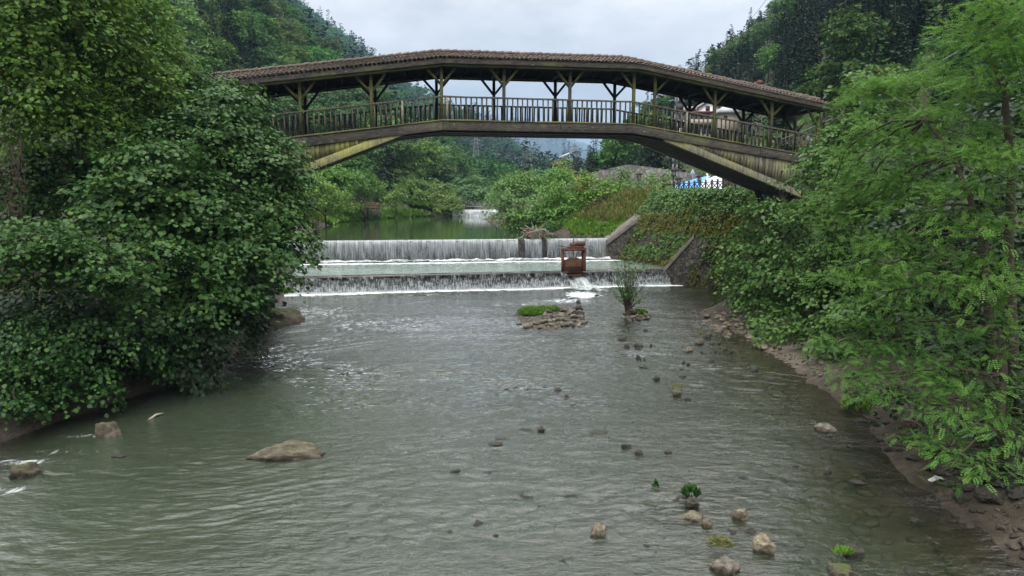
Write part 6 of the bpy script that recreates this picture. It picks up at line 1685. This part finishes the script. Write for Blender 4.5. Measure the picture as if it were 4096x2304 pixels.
for sx in (p.x + 0.06, q.x - 0.06):
    mb = MB(); mb.tube([(sx, Y - 0.1, 4.6), (sx, Y - 0.1, p.z - 0.07)], 0.04, 6); mb.build("post", M["steel_grey"], root)

# ================================================================== poles, pylons and cables
def lattice(name, label, cat, u, vtop, vbot, Y, w0, w1, arms, mat, panels=8):
    tp, bt = np.array(at_y(u, vtop, Y)), np.array(at_y(u, vbot, Y)); x, y = tp[0], tp[1]; z0, z1 = bt[2] - 3, tp[2]
    root = empty(name, (x, y, z0), label, cat); mb = MB(); th = max(0.05, Y * 0.0005)
    zs = np.linspace(z0, z1, panels + 1); ws = np.linspace(w0, w1, panels + 1) / 2
    cs = ((-1, -1), (1, -1), (1, 1), (-1, 1))
    for i in range(panels):
        for k in range(4):
            a, b = cs[k], cs[(k + 1) % 4]
            mb.bar((x + a[0] * ws[i], y + a[1] * ws[i], zs[i]), (x + a[0] * ws[i + 1], y + a[1] * ws[i + 1], zs[i + 1]), th, th)
            mb.bar((x + a[0] * ws[i], y + a[1] * ws[i], zs[i]), (x + b[0] * ws[i + 1], y + b[1] * ws[i + 1], zs[i + 1]), th * 0.6, th * 0.6)
            mb.bar((x + a[0] * ws[i + 1], y + a[1] * ws[i + 1], zs[i + 1]), (x + b[0] * ws[i + 1], y + b[1] * ws[i + 1], zs[i + 1]), th * 0.6, th * 0.6)
    mb.build("tower", M[mat], root)
    for (v, half) in arms:
        z = at_y(u, v, Y).z; mb = MB(); hw = half * Y / F
        mb.bar((x - hw, y, z), (x + hw, y, z), th, th); mb.bar((x - hw, y, z), (x, y, z + hw * 0.3), th * 0.7, th * 0.7); mb.bar((x + hw, y, z), (x, y, z + hw * 0.3), th * 0.7, th * 0.7)
        for sx in (-1, 1): mb.tube([(x + sx * hw, y, z), (x + sx * hw, y, z - hw * 0.22)], th * 0.9, 5)
        mb.build("cross_arm", M[mat], root)
    return root
lattice("power_pylon", "steel lattice pylon with one wide arm on the wooded mid slope", "pylon", 526.5, 143.5, 176, 230, 5.5, 1.2, [(146, 7), (158, 11)], "steel_grey")
lattice("power_pylon", "slim distant lattice pylon before the blue mountain", "pylon", 574.6, 143.6, 160, 330, 3.6, 1.0, [(146.5, 3.5), (150.5, 4.5)], "steel_grey", 7)
lattice("power_pylon", "faint pale lattice pylon on the left valley slope below the bridge deck", "pylon", 476, 138, 158, 260, 3.0, 0.8, [(140.5, 4), (144, 5)], "steel_grey", 7)
up_ = lattice("utility_pole", "concrete lattice utility pole with a transformer behind the right arch", "pole", 677, 97.5, 184, 72, 0.5, 0.26, [(100.5, 7)], "steel_grey", 14)
q = at_y(681, 107.5, 71.6); mb = MB(); mb.box((q.x - 0.15, q.y, q.z), (0.7, 0.5, 0.75)); mb.tube([(q.x - 0.3, q.y, q.z + 0.37), (q.x - 0.3, q.y, q.z + 0.6)], 0.06, 6); mb.tube([(q.x, q.y, q.z + 0.37), (q.x, q.y, q.z + 0.6)], 0.06, 6); mb.build("transformer", M["iron"], up_)
Y = 76; p = at_y(560.5, 157, Y); root = empty("street_lamp", (p.x, Y, 2.5), "brown wooden street lamp pole with a tilted white lamp head above the pond trees", "lamp")
mb = MB(); mb.bar((p.x, Y, 2.5), (p.x, Y, p.z), 0.26, 0.22, up=(0, 1, 0)); mb.bar((p.x - 0.5, Y, p.z - 0.35), (p.x + 0.6, Y, p.z - 0.35), 0.08, 0.08); mb.build("pole", M["bark_pale"], root)
mb = MB(); mb.bar((p.x - 0.15, Y - 0.1, p.z - 0.05), (p.x + 0.95, Y - 0.1, p.z + 0.42), 0.3, 0.12); mb.build("lamp_head", M["white_metal"], root)
def cable(label, a, b, sag, r, mat="steel_grey"):
    a, b = np.array(at_y(*a)), np.array(at_y(*b)); tt = np.linspace(0, 1, 24)[:, None]; pts = a + (b - a) * tt - UP * sag * (4 * tt * (1 - tt)); mb = MB(); mb.tube(pts, r, 5); return tag(mb.build("overhead_cable", M[mat], None, True), label, "cable")
cable("pale cable rising from the right bridge end across the dark spruce slope", (742, 152, 62), (1026, 8, 44), 1.0, 0.03)
cable("thin cable in the sky beside the right hand ridge", (745, 26, 180), (775, -12, 150), 0.2, 0.05)
cable("thin cable from the street lamp pole to the right", (562, 158, 76), (640, 161, 92), 1.2, 0.03, "iron")
cable("pale rope slung across the river above the far weir", (457, 204.5, 110), (484, 206.5, 108), 0.15, 0.05)

# small wooden footbridge on the left pond shore
Y = 86; p, q = at_y(363.5, 209, Y), at_y(377, 209, Y); root = empty("footbridge", (p.x, Y, p.z), "little brown wooden footbridge on the left pond shore", "bridge")
mb = MB(); mb.box(((p.x + q.x) / 2, Y + 0.6, p.z + 0.16), (q.x - p.x, 1.4, 0.22)); mb.build("deck", M["rust_brown"], root)
for yy in (Y - 0.05, Y + 1.25):
    mb = MB(); mb.box(((p.x + q.x) / 2, yy, p.z + 0.78), (q.x - p.x, 0.07, 0.08)); mb.box(((p.x + q.x) / 2, yy, p.z + 0.5), (q.x - p.x, 0.05, 0.06)); mb.build("handrail", M["rust_brown"], root)
    for k in range(6):
        x = p.x + (q.x - p.x) * k / 5; mb = MB(); mb.box((x, yy, p.z + 0.42), (0.09, 0.09, 0.8)); mb.build("post", M["rust_brown"], root)
for x in (p.x + 0.2, q.x - 0.2):
    mb = MB(); mb.box((x, Y + 0.6, p.z - 0.6), (0.35, 1.4, 1.3)); mb.build("abutment", M["stone_wall"], root)

# ================================================================== the person at the right end of the bridge
def skin(name, chains, mat, parent=None, sub=2):
    """chains: lists of (x, y, z, radius); a chain may start with the index of an earlier vertex"""
    vs, es, rs = [], [], []
    for ch in chains:
        prev = None
        for it in ch:
            if isinstance(it, int): prev = it; continue
            vs.append(it[:3]); rs.append(it[3]); i = len(vs) - 1
            if prev is not None: es.append((prev, i))
            prev = i
    me = bpy.data.meshes.new(name); me.from_pydata(vs, es, [])
    o = bpy.data.objects.new(name, me); COL.objects.link(o)
    sm = o.modifiers.new("skin", 'SKIN'); sm.use_smooth_shade = True
    for sv_, r in zip(me.skin_vertices[0].data, rs): sv_.radius = (r, r); sv_.use_root = False
    me.skin_vertices[0].data[0].use_root = True
    ss_ = o.modifiers.new("sub", 'SUBSURF'); ss_.levels = sub; ss_.render_levels = sub
    me.materials.append(mat)
    if parent: o.parent = parent
    return o
M["skin"] = simple("skin", (0.42, 0.24, 0.17), 0.55, 0.1, 6, 0.05)
M["shirt"] = simple("grey_shirt", (0.42, 0.43, 0.47), 0.9, 0.1, 8, 0.2)
M["trousers"] = simple("dark_trousers", (0.03, 0.03, 0.035), 0.9, 0.2, 8, 0.2)
M["hair"] = simple("dark_hair", (0.015, 0.012, 0.01), 0.6, 0.3, 12, 0.4)
sp = bs(808, 145, 0.9)[0]; pz = float(deck_z(sp)); pl = bp(sp, 0.9, pz)
per = empty("person", tuple(pl), "person in a grey shirt and dark trousers stooping behind the railing", "person"); per.rotation_euler = (0, 0, PHI)
# local axes: -x is the way they face (to the left), z up
hip, chest, neck = (0.12, 0, 0.78), (-0.16, 0, 1.08), (-0.30, 0, 1.16)
body = [[(0.14, 0, 0.76, 0.105), (0.02, 0, 0.92, 0.105), (-0.12, 0, 1.05, 0.125), (-0.22, 0, 1.12, 0.12), (-0.31, 0, 1.14, 0.055), (-0.37, 0, 1.13, 0.075), (-0.44, 0, 1.10, 0.095), (-0.50, 0, 1.05, 0.06)]]
for sy in (-1, 1):
    k = sy
    body.append([3, (-0.20, 0.17 * k, 1.08, 0.06), (-0.24, 0.23 * k, 0.84, 0.045), (-0.38, 0.17 * k, 0.68, 0.034), (-0.42, 0.15 * k, 0.65, 0.028), (-0.48, 0.14 * k, 0.62, 0.03)])
    body.append([0, (0.10, 0.10 * k, 0.70, 0.1), (-0.06, 0.11 * k, 0.42, 0.065), (0.04, 0.11 * k, 0.10, 0.045), (0.03, 0.11 * k, 0.05, 0.045), (-0.14, 0.12 * k, 0.035, 0.035)])
o = skin("body", body, M["skin"], per)
for sy in (-1, 1):
    for f in range(4): skin("finger", [[(-0.48, (0.14 + (f - 1.5) * 0.018) * sy, 0.62, 0.009), (-0.525, (0.14 + (f - 1.5) * 0.02) * sy, 0.60, 0.0085), (-0.555 - 0.006 * (1.5 - abs(f - 1.5)), (0.14 + (f - 1.5) * 0.02) * sy, 0.57, 0.007)]], M["skin"], o, 1)
    skin("thumb", [[(-0.455, (0.14 - 0.03) * sy, 0.635, 0.01), (-0.48, (0.14 - 0.055) * sy, 0.62, 0.009), (-0.51, (0.14 - 0.06) * sy, 0.60, 0.008)]], M["skin"], o, 1)
sh = [[(0.15, 0, 0.72, 0.17), (0.10, 0, 0.81, 0.175), (0.0, 0, 0.94, 0.165), (-0.12, 0, 1.06, 0.165), (-0.22, 0, 1.125, 0.13), (-0.285, 0, 1.135, 0.07)]]
for k in (-1, 1): sh.append([4, (-0.20, 0.175 * k, 1.085, 0.075), (-0.225, 0.225 * k, 0.94, 0.065), (-0.235, 0.235 * k, 0.88, 0.062)])
skin("shirt", sh, M["shirt"], per)
tr_ = [[(0.03, 0, 0.91, 0.12), (0.10, 0, 0.83, 0.15), (0.14, 0, 0.74, 0.165)]]
for k in (-1, 1): tr_.append([2, (0.10, 0.10 * k, 0.68, 0.125), (-0.06, 0.11 * k, 0.42, 0.082), (0.04, 0.11 * k, 0.12, 0.066)])
skin("trousers", tr_, M["trousers"], per)
skin("hair", [[(-0.33, 0, 1.175, 0.07), (-0.40, 0, 1.175, 0.1), (-0.46, 0, 1.14, 0.085), (-0.5, 0, 1.11, 0.05)]], M["hair"], per)
skin("nose", [[(-0.53, 0, 1.02, 0.014), (-0.55, 0, 0.995, 0.018), (-0.535, 0, 0.98, 0.012)]], M["skin"], o, 1)
for k in (-1, 1): skin("ear", [[(-0.42, 0.085 * k, 1.07, 0.016), (-0.415, 0.1 * k, 1.09, 0.02), (-0.41, 0.09 * k, 1.11, 0.014)]], M["skin"], o, 1)
for k in (-1, 1): skin("shoe", [[(0.06, 0.11 * k, 0.045, 0.05), (-0.06, 0.115 * k, 0.04, 0.048), (-0.17, 0.12 * k, 0.035, 0.04)]], M["trousers"], per)

# ================================================================== the air of the valley
HAZE_TOP = max(CREST[:, 2].max() + 40, 60)
print('HAZE TOP', HAZE_TOP)
hz = MB(); hz.box((0, 3050, HAZE_TOP / 2 - 3), (15400, 6900, HAZE_TOP + 6))
hb = hz.build("haze", [])
t = NT("valley_air")
pv = t.n("VolumePrincipled")
pv.inputs["Color"].default_value = (0.36, 0.56, 0.82, 1)
pv.inputs["Density"].default_value = 0.00024
pv.inputs["Anisotropy"].default_value = 0.1
t.l(pv.outputs[0], t.out.inputs["Volume"])
hb.data.materials.append(t.m)
tag(hb, "thin bluish haze filling the valley", kind="stuff")
